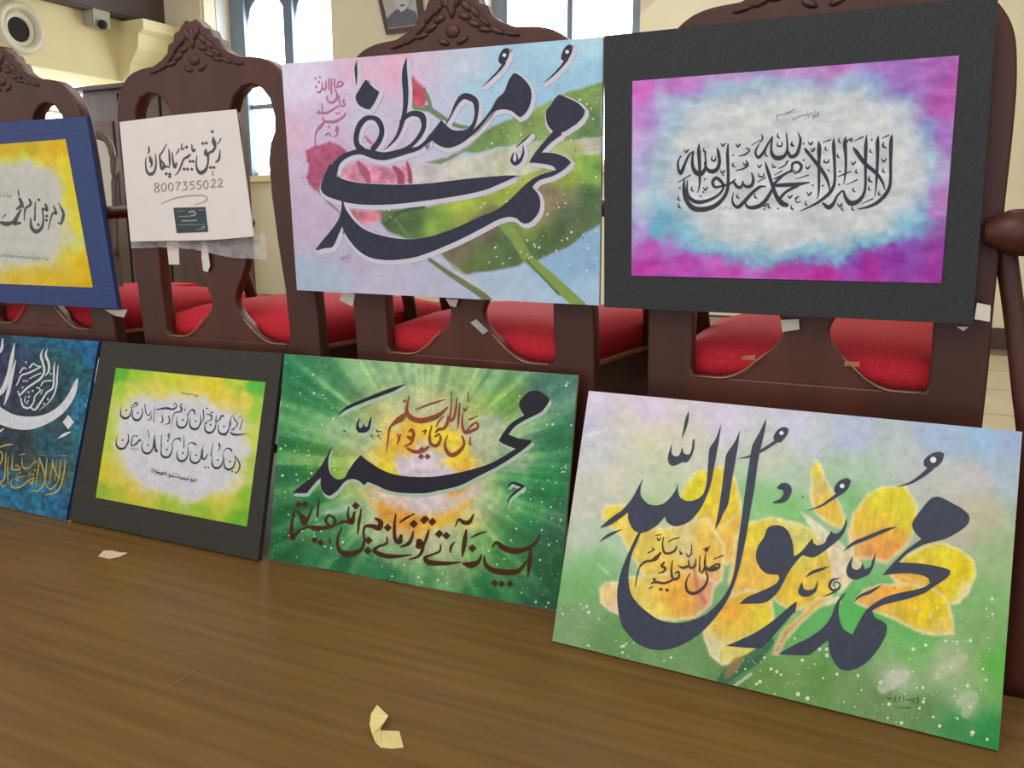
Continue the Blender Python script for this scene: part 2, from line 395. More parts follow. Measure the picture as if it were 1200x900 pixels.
# small security camera
z, y = gz(111, 26); v = empty('security_camera', (XG, y, z), 'small pale box camera fixed high on the cream gallery wall', 'camera')
o = box('camera_body', (XG, y-.11, z-.055), (XG+.11, y+.07, z+.09), M['grey'], bevel=.012); keep(o, v)
o = tube('lens', [(XG+.1, y-.02, z-.03), (XG+.14, y-.04, z-.04)], .035, M['hole'], seg=14); keep(o, v)
o = box('bracket', (XG, y-.02, z+.05), (XG+.05, y+.04, z+.14), M['vent']); keep(o, v)

# dark cabinet behind the second chair
CY = 4.5; xa, xb = wx(90, 103, CY), wx(236, 103, CY); ct = wz(90, 103, CY)
v = empty('bookcase', ((xa+xb)/2, CY+.2, FZ), 'dark brown wooden bookcase standing behind the chairs at left', 'bookcase')
for nm, lo, hi, m in (('carcass', (xa, CY+.04, FZ+.003), (xb, CY+.42, ct-.03), 'cab'), ('top_board', (xa-.03, CY-.03, ct-.03), (xb+.03, CY+.44, ct), 'cab'),
                      ('plinth', (xa-.01, CY, FZ+.003), (xb+.01, CY+.42, FZ+.12), 'cab')):
    o = box(nm, lo, hi, M[m], bevel=.004); keep(o, v)
nd = 3
for i in range(nd):
    a = xa+(xb-xa)*i/nd+.01; b = xa+(xb-xa)*(i+1)/nd-.01
    d = box('door', (a, CY+.01, FZ+.14), (b, CY+.04, ct-.06), M['cab'], bevel=.004); keep(d, v)
    o = box('book_row', (a+.06, CY+.0, ct-.5), (b-.06, CY+.012, ct-.25), M['book']); keep(o, d)
    o = box('book_row', (a+.06, CY+.0, ct-.85), (b-.06, CY+.012, ct-.6), M['book']); keep(o, d)

# framed portrait on the back wall
pf = Plane((0, WALLY-.05, 0), (1, 0, 0), (0, 0, 1))
q = [(436, -34), (482, -34), (492, 33), (453, 40)]
q = [(434, -40), (487, -44), (497, 34), (452, 40)]
c0 = pf.at(470, 0)
v = empty('framed_portrait', tuple(c0), 'black and white portrait photograph in thin dark frame on cream wall', 'picture')
def onp(name, Pl, pts, off, m, par, t=.004):
    o = prism(name, [Vector(p) for p in Pl.many(pts, off)], m, Vector(-Pl.n)*t); keep(o, par); return o
onp('frame', pf, q, .0, M['pframe'], v, .03)
q2 = [(440, -34), (482, -38), (491, 29), (456, 34)]
onp('print', pf, q2, .006, M['pbg'], v)
onp('shoulders', pf, smooth_loop([(456, 33), (453, 22), (462, 13), (470, 9), (480, 11), (487, 15), (490, 28)]), .010, M['pdark'], v)
onp('face', pf, smooth_loop([(465, 8), (462, 0), (463, -12), (470, -18), (478, -14), (480, -2), (477, 9), (470, 14)]), .014, M['pface'], v)
onp('hair', pf, smooth_loop([(461, -6), (461, -18), (469, -25), (479, -21), (482, -8), (479, -10), (474, -15), (466, -13)]), .018, M['pdark'], v)
for cx, cyy in ((467, -4), (475, -5)): onp('eye', pf, [(cx-2, cyy), (cx, cyy-1), (cx+2, cyy), (cx, cyy+1)], .018, M['pdark'], v)
onp('mouth', pf, [(467, 6), (471, 5), (475, 5.5), (471, 7.5)], .018, M['pdark'], v)

# ------------------------------------------------------------ table
t = empty('wooden_table', (-.6, .9, -.76), 'brown wood-grain tabletop carrying the lower row of leaning paintings', 'table')
o = box('tabletop', (-3.4, .16, -.035), (1.9, 1.43, 0), M['table'], bevel=.004); keep(o, t)
o = box('apron', (-3.3, .24, -.13), (1.8, 1.36, -.035), M['table']); keep(o, t)
for lx in (-3.25, 1.68):
    for ly in (.26, 1.28):
        o = box('leg', (lx, ly, -.76), (lx+.07, ly+.07, -.13), M['table'], bevel=.004); keep(o, t)
sk = Ink().crop(0, 560, 3); sk.st([(500, 785, 2), (600, 730, 4), (690, 675, 3), (790, 610, 2)]); sk.st([(840, 580, 2), (940, 510, 3)])
o = sk.build('scratch', TABLE, .0006, M['scratch'], None); keep(o, t)

# ------------------------------------------------------------ carved chairs seen from behind
CHY = 1.462                                # chair back, face towards the viewer, at camera height
TAN = math.tan(R(4))
def yb(z): return -(z-H)*TAN
def flat_solid(name, outer, holes, th, m, parent, bevel=.004, y0=0.0):
    cu = bpy.data.curves.new(name, 'CURVE'); cu.dimensions = '2D'; cu.fill_mode = 'BOTH'
    cu.extrude = th/2-bevel; cu.bevel_depth = bevel; cu.bevel_resolution = 1; cu.offset = -bevel
    for L in [outer]+holes:
        s = cu.splines.new('POLY'); s.points.add(len(L)-1)
        for i, (x, y) in enumerate(L): s.points[i].co = (x, y, 0, 1)
        s.use_cyclic_u = True
    ob = bpy.data.objects.new('tmp', cu); COL.objects.link(ob); bpy.context.view_layer.update()
    me = bpy.data.meshes.new_from_object(ob.evaluated_get(bpy.context.evaluated_depsgraph_get()))
    bpy.data.objects.remove(ob); me.name = name
    for vv in me.vertices:
        x, z, d = vv.co; vv.co = (x, y0+yb(z)+th/2-d, z)
    me.materials.clear(); me.materials.append(m)
    o = bpy.data.objects.new(name, me); COL.objects.link(o); o.parent = parent; me.update()
    return o
def mirror(L): return L+[(-x, z) for x, z in L[::-1]]
crest_r = [(0, 1.142), (.014, 1.146), (.026, 1.137), (.035, 1.128), (.05, 1.123), (.056, 1.108), (.072, 1.102), (.078, 1.086), (.095, 1.074), (.125, 1.062), (.17, 1.058), (.205, 1.047), (.235, 1.022), (.256, .985), (.265, .93), (.268, .86), (.268, .75), (.268, .6), (.27, .5), (.27, .38)]
def make_chair():
    c = empty('carved_chair', (0, 0, 0))
    outer = catmull(crest_r[9:], 4); outer = crest_r[:9]+outer
    outer = outer+[(-x, z) for x, z in outer[::-1]][:-1]
    hole = [(0, .945), (.06, .945), (.085, .958), (.10, .985), (.125, 1.002), (.15, 1.006), (.175, .998), (.195, .975), (.203, .94), (.2, .91), (.185, .885), (.176, .85), (.175, .78), (.18, .68), (.188, .58), (.19, .47), (.186, .457), (.13, .456), (0, .456)]
    hole = hole+[(-x, z) for x, z in hole[::-1]][1:-1]
    flat_solid('back_frame', outer, [hole], .034, M['wood'], c)
    sp = [(.085, .962), (.088, .9), (.07, .85), (.085, .78), (.092, .7), (.082, .64), (.062, .60), (.045, .57), (.036, .548), (.042, .525), (.06, .505), (.078, .49), (.095, .472), (.125, .46), (.155, .452), (.16, .44)]
    sp = catmull(sp, 3); flat_solid('splat', mirror(sp)[::-1], [], .022, M['wood'], c, bevel=.003, y0=.005)
    # carving on the crest
    bm = bmesh.new()
    for (u, z, rx, rz, an) in [(0, 1.108, .009, .022, 0), (0, 1.065, .016, .012, 0)]+[(sg*a_, b_, c_, d_, sg*e_) for sg in (-1, 1) for a_, b_, c_, d_, e_ in ((.014, 1.118, .008, .016, -.5), (.03, 1.105, .015, .007, -.7), (.026, 1.088, .014, .007, -.3), (.048, 1.093, .015, .006, -.8), (.045, 1.074, .016, .006, -.4), (.066, 1.076, .015, .005, -.7), (.066, 1.062, .016, .005, -.2), (.09, 1.058, .018, .005, -.4), (.02, 1.048, .014, .006, .4), (.12, 1.05, .018, .004, -.2))]:
        r = bmesh.ops.create_uvsphere(bm, u_segments=10, v_segments=6, radius=1)
        for vv in r['verts']:
            a, b, d = vv.co.x*rx, vv.co.z*rz, vv.co.y*.005
            x_, z_ = a*math.cos(an)-b*math.sin(an), a*math.sin(an)+b*math.cos(an)
            vv.co = (u+x_, yb(z+z_)+d, z+z_)
    bm_obj('crest_carving', bm, M['carve'], c, smooth=True)
    for s in (-1, 1):                      # worn gilt lips under the openings
        pts = [(s*.06, yb(.508)-.001, .506), (s*.078, yb(.49)-.001, .489), (s*.1, yb(.468)-.001, .470), (s*.13, yb(.457)-.001, .456), (s*.178, yb(.457)-.001, .455)]
        tube('worn_edge', pts, [.0008, .0018, .0012, .0018, .001], M['worn'], c, seg=6)
        rl = bmesh.new(); V = []
        for z_, w in ((.382, .034), (.15, .030), (FZ+.004, .024)):
            yy = yb(z_)+(.03*((.38-z_)/.4)**2); V.append([rl.verts.new((s*(.236)+dx*w, yy+dy, z_)) for dx, dy in ((-1, 0), (1, 0), (1, .036), (-1, .036))])
        for a, b in zip(V, V[1:]):
            for k_ in range(4): rl.faces.new((a[k_], a[(k_+1) % 4], b[(k_+1) % 4], b[k_]))
        rl.faces.new(V[0][::-1]); rl.faces.new(V[-1]); bmesh.ops.recalc_face_normals(rl, faces=rl.faces)
        bm_obj('leg', rl, M['wood'], c)
        tube('leg', [(s*.24, .54, .40), (s*.25, .56, .2), (s*.245, .54, FZ+.003)], [.028, .022, .017], M['wood'], c)
        tube('armrest', [(s*.255, yb(.74)+.02, .745), (s*.266, .16, .752), (s*.272, .3, .738), (s*.27, .4, .722)], [.02, .022, .024, .03], M['wood'], c, flat=.8)
        tube('arm_support', [(s*.27, .38, .72), (s*.262, .36, .62), (s*.262, .4, .5), (s*.25, .42, .40)], [.018, .015, .017, .02], M['wood'], c)
    # seat: wooden rails and a padded red cushion
    def slab(name, z0, z1, gx, m, dome=0, bev=.006):
        bm = bmesh.new(); pts = [(-.225-gx, .048), (.225+gx, .048), (.268+gx, .60+gx), (-.268-gx, .60+gx)]
        n = 8; bot = []; top = []
        grid = {}
        for i in range(n+1):
            for j in range(n+1):
                a, b = i/n, j/n; x0 = (pts[0][0]*(1-b)+pts[3][0]*b); x1 = (pts[1][0]*(1-b)+pts[2][0]*b)
                X = x0*(1-a)+x1*a; Y = pts[0][1]*(1-b)+pts[2][1]*b
                ed = min(a, 1-a, b, 1-b)
                grid[i, j] = bm.verts.new((X, Y, z1+dome*(1-(2*a-1)**4)*(1-(2*b-1)**4)-(.012 if ed == 0 and dome else 0)))
        for i in range(n):
            for j in range(n): bm.faces.new((grid[i, j], grid[i+1, j], grid[i+1, j+1], grid[i, j+1]))
        rim = [grid[i, 0] for i in range(n)]+[grid[n, j] for j in range(n)]+[grid[n-i, n] for i in range(n)]+[grid[0, n-j] for j in range(n)]
        low = [bm.verts.new((r_.co.x, r_.co.y, z0)) for r_ in rim]; k_ = len(rim)
        for i in range(k_): bm.faces.new((rim[i], low[i], low[(i+1) % k_], rim[(i+1) % k_]))
        bm.faces.new(low); bmesh.ops.recalc_face_normals(bm, faces=bm.faces)
        return bm_obj(name, bm, m, c, smooth=bool(dome))
    slab('seat_cushion', .449, .510, -.004, M['seat'], .022)
    slab('seat_rail', .375, .447, .006, M['wood'])
    slab('gilt_bead', .441, .4485, .010, M['worn'])
    box('stretcher', (-.21, .24, .12), (.21, .265, .145), M['wood'], c)
    return c
def copy_tree(o, parent=None):
    n = o.copy(); COL.objects.link(n)
    if parent: n.parent = parent
    for ch in list(o.children): copy_tree(ch, n)
    return n
proto = make_chair()
labels = {-3.82*H: 'carved dark chair with red seat, leftmost of row, mostly outside the picture',
          -2.91*H: 'carved dark wooden chair with red seat behind the blue framed painting',
          -2.02*H: 'carved dark wooden chair holding the white phone number sheet on its back',
          -1.135*H: 'carved dark wooden chair behind the pink and green lettering canvas',
          -.243*H: 'carved dark wooden chair behind the black mounted purple print'}
for i, (cx, lb) in enumerate(labels.items()):
    c = proto if i == 0 else copy_tree(proto)
    c.location = (cx, CHY, 0); c['label'] = lb; c['category'] = 'chair'; c['group'] = 'row of carved chairs with red seats'
    if i == 4:                              # its right arm is swept outwards, with a slanting support
        for ch in c.children:
            if ch.name.startswith('armrest') or ch.name.startswith('arm_support'):
                if sum(vv.co.x for vv in ch.data.vertices) > 0: bpy.data.objects.remove(ch)
        tube('armrest', [(.245, -.012, .706), (.28, -.012, .708), (.315, .015, .704), (.345, .05, .698)], [.018, .034, .034, .030], M['wood'], c)
        tube('arm_support', [(.272, .03, .70), (.294, .03, .6), (.318, .03, .48), (.342, .03, .36), (.352, .03, .18), (.352, .03, FZ+.004)], [.016, .015, .016, .02, .026, .024], M['wood'], c, flat=.7)

# another chair glimpsed between the first two
HP = Plane((0, 2.5, 0), (1, 0, 0), (0, 0, 1))
c0 = HP.at(112, 300)
hc = empty('padded_chair', (c0[0], 2.5, FZ), 'padded cream chair with curved grey-brown frame glimpsed beyond the blue picture', 'chair')
pts = [HP.at(x, y) for x, y in ((84, 300), (82, 240), (84, 190), (92, 164), (108, 158), (124, 163), (132, 182), (135, 230), (137, 300))]
o = tube('back_frame', pts, .0125, M['bar'], seg=10, flat=1.2); keep(o, hc)
o = prism('back_padding', [Vector(HP.at(x, y)) for x, y in ((86, 247), (84, 200), (92, 170), (108, 163), (122, 168), (130, 186), (133, 247))], M['pad'], (0, .02, 0)); keep(o, hc)
p0, p1 = HP.at(84, 252), HP.at(140, 250)
o = tube('back_rail', [p0, p1], .009, M['worn']); keep(o, hc)
p0, p1 = HP.at(84, 300), HP.at(137, 300)
o = box('lower_back_panel', (p0[0], 2.5, .40), (p1[0], 2.52, HP.at(110, 256)[2]), M['cab']); keep(o, hc)
o = box('seat', (p0[0]-.02, 2.5, .38), (p1[0]+.02, 2.93, .45), M['seat'], bevel=.012); keep(o, hc)
for lx in (p0[0], p1[0]-.03):
    for ly in (2.5, 2.88): o = box('leg', (lx, ly, FZ+.003), (lx+.03, ly+.03, .38), M['bar']); keep(o, hc)

# low bench added beyond the row, its dark wood darkens the gaps between chairs
b_ = empty('added_dark_bench', (-.95, 2.75, FZ), 'added low dark bench that darkens the gaps behind the carved chairs', 'bench')
for nm, lo, hi in (('seat', (-1.75, 2.6, .36), (.0, 2.98, .40)), ('front_panel', (-1.72, 2.63, FZ+.003), (-.03, 2.66, .36)), ('side_panel', (-1.72, 2.66, FZ+.003), (-1.69, 2.95, .36)), ('side_panel', (-.06, 2.66, FZ+.003), (-.03, 2.95, .36))):
    o = box(nm, lo, hi, M['bench'] if 'bench' in M else M['cab'], bevel=.003); keep(o, b_)

# ------------------------------------------------------------ paintings
def painting(name, pl, quad, label, group, back_m, t):
    c = (pl.at(*quad[3])+pl.at(*quad[2]))/2
    e = empty(name, tuple(c), label, 'painting', group)
    return e
def K(o, p): keep(o, p); return o
def stuff(o): o['kind'] = 'stuff'; return o
def strokes(I, pl, off, m, e, name='letter_stroke', grow=0.0):
    """each painted letter that stands apart becomes a part of its own"""
    S = []
    for kind, Q in I.polys:
        Q = np.array(Q); pts = Q[:, :2]; r = Q[:, 2]/2 if kind == 's' else np.zeros(len(Q))
        S.append((pts, r, kind))
    par = list(range(len(S)))
    def find(i):
        while par[i] != i: i = par[i]
        return i
    for i in range(len(S)):
        for j in range(i):
            if find(i) == find(j): continue
            (a, ra, ka), (b, rb, kb) = S[i], S[j]
            d = np.hypot(a[:, None, 0]-b[None, :, 0], a[:, None, 1]-b[None, :, 1])-ra[:, None]-rb[None, :]
            hit = d.min() < .8
            for P, q, k in ((a, b, ka), (b, a, kb)):
                if not hit and k == 'p': hit = bool((inside(q[:, 0], q[:, 1], P, .01)[0] > .5).any())
            if hit: par[find(i)] = find(j)
    groups = {}
    for i in range(len(S)): groups.setdefault(find(i), []).append(I.polys[i])
    for g in groups.values():
        J = Ink(); J.polys = g; keep(J.build(name, pl, off, m, None, grow=grow), e)
def splat(pl, quad, n, box_, r, m, parent, name='paint_splatter', mask=None, seed=1, off=.0009):
    rs = random.Random(seed); ik = Ink().crop(0, 0, 1)
    k = 0
    while k < n:
        x = rs.uniform(box_[0], box_[2]); y = rs.uniform(box_[1], box_[3])
        if mask and not mask(x, y): k += .05; continue
        d = r[0]+(r[1]-r[0])*rs.random()**4; ik.dot(x, y, d, n=7); k += 1
    o = ik.build(name, pl, off, m, parent); o['kind'] = 'stuff'; return K(o, parent)
def in_quad(q):
    def f(x, y):
        for i in range(4):
            a, b = q[i], q[(i+1) % 4]
            if (b[0]-a[0])*(y-a[1])-(b[1]-a[1])*(x-a[0]) < 2*math.hypot(b[0]-a[0], b[1]-a[1]): return False
        return True
    return f
def fuzzy(x, y, amp, s, seed): return x+amp*fbm(x, y, s, seed), y+amp*fbm(x, y, s, seed+40)
def grain(x, y, rgb, amp, s, seed, oct=4): return rgb*(1+amp*fbm(x, y, s, seed, oct)[..., None])
def blend(rgb, a, c): return rgb*(1-a[..., None])+np.asarray(c, float)*a[..., None]
def stroke_mask(x, y, P, feather=1.0):
    """soft mask of a painted line with widths, P in photo pixels"""
    a = np.zeros(x.shape); Q = catmull(P, 4)
    for p, q in zip(Q, Q[1:]):
        dx, dy = q[0]-p[0], q[1]-p[1]; t = np.clip(((x-p[0])*dx+(y-p[1])*dy)/(dx*dx+dy*dy+1e-9), 0, 1)
        d = np.hypot(x-p[0]-t*dx, y-p[1]-t*dy); w = (p[2]+(q[2]-p[2])*t)/2
        a = np.maximum(a, np.clip((w-d)/feather+.5, 0, 1))
    return a

# ---- 1. pink canvas with rose and leaves
PK = [(330, 75), (707, 43), (702, 358), (348, 340)]
pk = hi_plane(1.432, -4)
e = painting('calligraphy_painting', pk, PK, 'pink and blue canvas with large dark lettering over rose and green leaves, upper row', None, None, None)
K(board('canvas', pk, PK, .008, M['edge'], None, -.0006), e)
def f_pink(x, y):
    X, Y = fuzzy(x, y, 10, 40, 3)
    b = rbf(X, Y, [(335, 85, (222, 216, 234)), (360, 100, (226, 214, 234)), (400, 120, (214, 192, 218)), (370, 160, (212, 190, 216)), (345, 165, (220, 184, 206)), (425, 78, (224, 184, 208)), (470, 82, (226, 176, 200)), (500, 80, (210, 196, 216)), (540, 75, (196, 206, 222)), (600, 70, (168, 202, 222)), (650, 62, (172, 212, 230)), (690, 55, (182, 218, 234)), (640, 100, (160, 200, 222)), (690, 85, (158, 204, 226)), (430, 125, (198, 198, 218)), (520, 130, (196, 200, 220)), (560, 110, (170, 205, 224)), (590, 130, (168, 204, 222)), (470, 150, (204, 190, 214)), (355, 250, (198, 180, 202)), (350, 210, (204, 188, 210)), (365, 320, (172, 186, 206)), (400, 325, (176, 190, 210)), (440, 335, (196, 188, 208)), (520, 335, (190, 186, 206)), (540, 345, (180, 190, 210)), (600, 348, (178, 200, 220)), (640, 350, (176, 202, 222)), (690, 345, (172, 202, 224)), (690, 300, (146, 182, 212)), (660, 315, (150, 184, 212)), (400, 180, (206, 180, 206)), (420, 310, (190, 178, 200)), (570, 335, (176, 196, 216)), (380, 275, (196, 178, 200))], 2.0, 60)
    def region(b, P, cols, fe=1.5, wob=3, seed=9, gr=.18):
        a, _ = inside(x+wob*fbm(x, y, 18, seed), y+wob*fbm(x, y, 18, seed+5), P, fe)
        return blend(b, a, np.clip(grain(x, y, rbf(X, Y, cols, 2, 40), gr, 14, seed), 0, 255))
    pale = [(455, 240), (452, 215), (468, 205), (490, 192), (520, 188), (560, 181), (620, 168), (704, 160), (704, 190), (650, 205), (600, 212), (520, 236)]
    b = region(b, pale, [(500, 205, (204, 196, 196)), (560, 190, (204, 202, 184)), (600, 195, (198, 200, 170)), (670, 180, (180, 190, 120)), (700, 170, (196, 192, 170)), (480, 225, (202, 192, 196))], 3)
    up_ = [(706, 94), (676, 105), (658, 112), (640, 121), (615, 134), (590, 142), (575, 149), (553, 169), (535, 180), (500, 189), (518, 192), (544, 178), (570, 177), (588, 172), (623, 166), (665, 165), (684, 161), (706, 160)]
    b = region(b, up_, [(690, 110, (138, 166, 92)), (640, 135, (142, 168, 96)), (600, 155, (134, 160, 92)), (560, 172, (112, 142, 84)), (520, 185, (120, 138, 100)), (690, 150, (108, 140, 84)), (650, 155, (150, 176, 110))])
    low = [(444, 247), (500, 243), (560, 228), (600, 212), (622, 203), (640, 196), (672, 186), (706, 178), (706, 261), (685, 275), (668, 287), (652, 295), (633, 303), (618, 306), (603, 313), (582, 317), (560, 318), (543, 321), (532, 315), (520, 303), (516, 297), (500, 290), (460, 275), (446, 262)]
    b = region(b, low, [(455, 255, (92, 112, 76)), (480, 258, (84, 112, 70)), (505, 265, (140, 172, 74)), (540, 240, (166, 184, 74)), (590, 225, (172, 186, 76)), (620, 215, (176, 184, 88)), (660, 200, (160, 184, 78)), (695, 205, (128, 170, 78)), (690, 235, (84, 112, 74)), (660, 255, (92, 112, 78)), (645, 240, (140, 128, 98)), (640, 228, (146, 130, 100)), (600, 262, (130, 158, 80)), (580, 285, (92, 112, 72)), (540, 295, (128, 118, 96)), (555, 308, (98, 122, 66)), (600, 300, (90, 116, 72)), (640, 285, (84, 108, 66)), (615, 262, (150, 170, 84)), (570, 270, (130, 108, 98))])
    # rose petals and bud
    for P, c in (([(358, 176), (372, 170), (386, 166), (402, 172), (410, 184), (400, 200), (385, 212), (377, 228), (366, 222), (359, 207), (362, 192)], (182, 92, 122)), ([(393, 208), (405, 197), (420, 190), (440, 194), (462, 197), (479, 191), (482, 213), (462, 215), (440, 216), (420, 214), (402, 212)], (212, 140, 164)),
                 ([(404, 244), (420, 246), (448, 248), (447, 258), (432, 263), (418, 258), (409, 250)], (206, 128, 140)), ([(482, 90), (490, 96), (498, 103), (501, 116), (497, 126), (488, 128), (482, 120)], (190, 84, 104))):
        a, _ = inside(x+2*fbm(x, y, 9, 70), y+2*fbm(x, y, 9, 71), P, 1.5); b = blend(b, a, grain(x, y, np.broadcast_to(np.array(c, float), x.shape+(3,)), .3, 9, 77))
    for P, c in (([(420, 191, 5), (428, 202, 9), (432, 213, 6)], (176, 92, 118)), ([(462, 196, 4), (469, 204, 8), (470, 214, 8)], (160, 76, 100)), ([(477, 190, 2), (480, 202, 5), (481, 213, 5)], (158, 74, 98)), ([(428, 160, 2), (433, 166, 4), (437, 169, 2)], (190, 120, 140)),
                 ([(370, 220, 2), (382, 234, 2.5), (399, 250, 2)], (150, 120, 128)), ([(497, 104, 3), (503, 118, 4), (505, 128, 5), (513, 134, 6), (520, 139, 5)], (112, 130, 98)), ([(482, 122, 3), (490, 128, 6), (502, 128, 5)], (118, 136, 98)), ([(500, 126, 6), (518, 138, 6), (535, 147, 5), (552, 150, 3)], (116, 134, 102)),
                 ([(503, 304, 4), (530, 323, 6), (560, 342, 8), (572, 352, 9)], (112, 122, 84)), ([(497, 243, 3), (470, 248, 4), (452, 262, 3)], (70, 92, 60)), ([(462, 256, 3), (478, 276, 3)], (110, 130, 80)),
                 ([(590, 262, 12), (605, 280, 13), (618, 302, 12), (640, 322, 12), (662, 342, 13), (682, 360, 12)], (132, 158, 80)), ([(617, 304, 2), (636, 325, 2), (655, 345, 3)], (90, 108, 84))):
        b = blend(b, stroke_mask(x, y, P, 1.2), c)
    b = blend(b, stroke_mask(x, y, [(508, 302, 3), (530, 312, 5), (555, 332, 6), (590, 352, 6)], 3)*.5, (204, 200, 208))
    return grain(x, y, b, .05, 8, 31)
K(painted_grid('painted_surface', pk, PK, 380, 300, f_pink, M['paint'], None), e)
I = Ink()
I.crop(330, 60, 6)
I.st([(528, 65, 3), (522, 120, 19), (524, 180, 15), (525, 237, 3)])
I.poly([(590, 198), (640, 250), (688, 287), (655, 360), (622, 408), (590, 405), (540, 375), (520, 320), (555, 255)], ang=60)
I.st([(640, 690, 40), (690, 620, 36), (704, 550, 36), (680, 490, 38), (640, 468, 32), (590, 475, 36), (545, 525, 38), (524, 600, 36), (532, 660, 40), (570, 700, 50)])
I.st([(878, 50, 4), (866, 120, 30), (866, 200, 42), (872, 300, 38), (868, 400, 32), (850, 490, 30), (815, 590, 22), (765, 655, 12), (722, 694, 2)])
I.st([(835, 500, 20), (880, 455, 32), (930, 437, 38), (985, 455, 46), (1000, 520, 34), (980, 580, 30), (930, 645, 26), (870, 690, 30), (800, 722, 52)])
I.st([(350, 860, 80), (385, 790, 44), (440, 740, 36), (510, 712, 34), (570, 705, 46), (650, 728, 58), (720, 738, 56), (800, 722, 50), (880, 702, 40), (960, 682, 28), (1020, 635, 28), (1060, 600, 50)])
I.crop(500, 40, 5.695)
I.poly([(-10, 745), (0, 700), (45, 640), (98, 572), (125, 602), (170, 637), (230, 643), (290, 628), (300, 650), (330, 620), (380, 568), (430, 500), (470, 430), (515, 388), (545, 312), (577, 262), (602, 265), (650, 300), (690, 355), (700, 410), (687, 480), (657, 530), (622, 555), (600, 540), (570, 515), (530, 503), (480, 505), (440, 525), (400, 568), (370, 610), (320, 660), (270, 702), (220, 735), (160, 758), (110, 755), (60, 730), (35, 705)], ang=60)
I.st([(122, 610, 6), (160, 545, 10), (195, 470, 22), (235, 420, 34), (280, 418, 44), (325, 450, 40), (332, 520, 26), (318, 590, 24), (285, 650, 36)])
I.poly([(545, 92), (553, 120), (540, 165), (515, 200), (490, 198), (478, 175), (490, 130), (515, 98)]); I.st([(520, 190, 22), (480, 245, 14), (430, 295, 10), (375, 348, 2)])
I.poly([(955, 68), (972, 80), (970, 115), (945, 165), (915, 180), (895, 165), (905, 120), (930, 80)]); I.st([(938, 165, 20), (890, 225, 14), (830, 285, 9), (780, 325, 2)])
I.poly([(885, 402), (950, 430), (1010, 460), (1055, 505), (1050, 540), (1010, 590), (960, 625), (905, 655), (850, 650), (810, 610), (795, 550), (800, 510), (830, 470), (855, 430)])
I.st([(880, 650, 60), (820, 705, 40), (765, 765, 34), (720, 820, 28), (692, 855, 14)])
I.st([(700, 663, 2), (660, 700, 10), (600, 752, 6)]); I.st([(641, 745, 5), (645, 790, 13), (625, 840, 22), (590, 865, 24), (567, 840, 18), (580, 790, 6)]); I.st([(598, 790, 5), (605, 830, 12), (600, 850, 14)])
I.crop(510, 180, 6)
I.poly([(665, 65), (700, 10), (760, -8), (850, 0), (920, 28), (955, 60), (930, 90), (880, 130), (820, 160), (760, 178), (720, 195), (688, 228), (690, 245), (720, 280), (738, 330), (735, 390), (710, 440), (670, 480), (630, 492), (600, 480), (570, 455), (520, 445), (470, 455), (420, 475), (300, 540), (150, 615), (0, 680), (-10, 600), (0, 575), (150, 520), (300, 450), (420, 400), (500, 345), (560, 290), (620, 230), (680, 180), (740, 150), (800, 130), (852, 112), (820, 85), (760, 72), (700, 65)], ang=60)
I.crop(330, 190, 6)
I.poly([(1085, 513), (1000, 530), (900, 541), (800, 535), (700, 515), (620, 490), (550, 450), (500, 400), (460, 345), (440, 305), (434, 275), (422, 275), (418, 340), (400, 400), (370, 450), (330, 500), (280, 560), (240, 612), (250, 620), (300, 605), (350, 600), (375, 570), (400, 510), (425, 455), (450, 510), (500, 580), (550, 630), (620, 670), (720, 688), (830, 685), (950, 665), (1085, 618)], ang=60)
I.poly([(1080, 262), (1080, 145), (950, 155), (800, 158), (700, 155), (600, 150), (500, 138), (420, 115), (365, 85), (352, 58), (375, 30), (340, 10), (300, 90), (275, 165), (282, 205), (320, 240), (400, 268), (480, 288), (600, 300), (750, 298), (900, 285)], ang=60)
I.crop(510, 180, 6)
I.poly([(-5, 205), (200, 180), (350, 165), (480, 155), (577, 153), (540, 175), (450, 215), (350, 255), (200, 290), (-5, 323)], ang=60)
stuff(K(I.build('lettering_halo', pk, .0005, M['halo'], None, grow=3.0, dx=2.0, dy=2.6), e))
strokes(I, pk, .0010, M['black'], e)
I = Ink().crop(500, 40, 5.695); I.dot(518, 140, 26); I.dot(937, 118, 26)
strokes(I, pk, .0014, M['white'], e, 'white_dot')
I = Ink().crop(330, 60, 6)
I.sts([[(372, 190, 6), (370, 240, 10), (385, 250, 10), (420, 240, 10), (432, 220, 8), (405, 212, 8), (388, 235, 8)], [(330, 190, 8), (332, 270, 8)], [(348, 190, 8), (348, 300, 8)], [(372, 265, 9), (388, 300, 9), (380, 340, 11), (350, 360, 13), (322, 345, 11), (318, 310, 6)],
 [(308, 205, 7), (310, 250, 9), (295, 270, 9), (280, 240, 7)], [(285, 215, 6), (280, 265, 9), (262, 290, 10), (245, 280, 7)], [(440, 335, 8), (430, 355, 10), (445, 372, 9), (420, 385, 9), (405, 360, 8), (400, 310, 7)], [(400, 385, 9), (370, 400, 9), (330, 425, 14), (290, 435, 14), (255, 430, 9)],
 [(250, 440, 8), (262, 415, 8)], [(280, 365, 5), (285, 430, 7)], [(450, 430, 6), (430, 460, 12), (380, 490, 18), (330, 495, 18), (300, 490, 12), (285, 460, 8)], [(300, 490, 10), (270, 530, 20), (245, 560, 10), (235, 600, 7), (233, 680, 5)],
 [(385, 525, 10), (395, 550, 12), (378, 560, 10), (385, 530, 8)], [(393, 555, 9), (385, 590, 9), (365, 600, 6)], [(350, 600, 5), (330, 575, 10), (305, 590, 6)]])
I.dots([(262, 215), (268, 180), (385, 435), (405, 435), (330, 530), (240, 250), (235, 190)], 15)
stuff(K(I.build('small_lettering', pk, .0012, M['rose'], None), e))
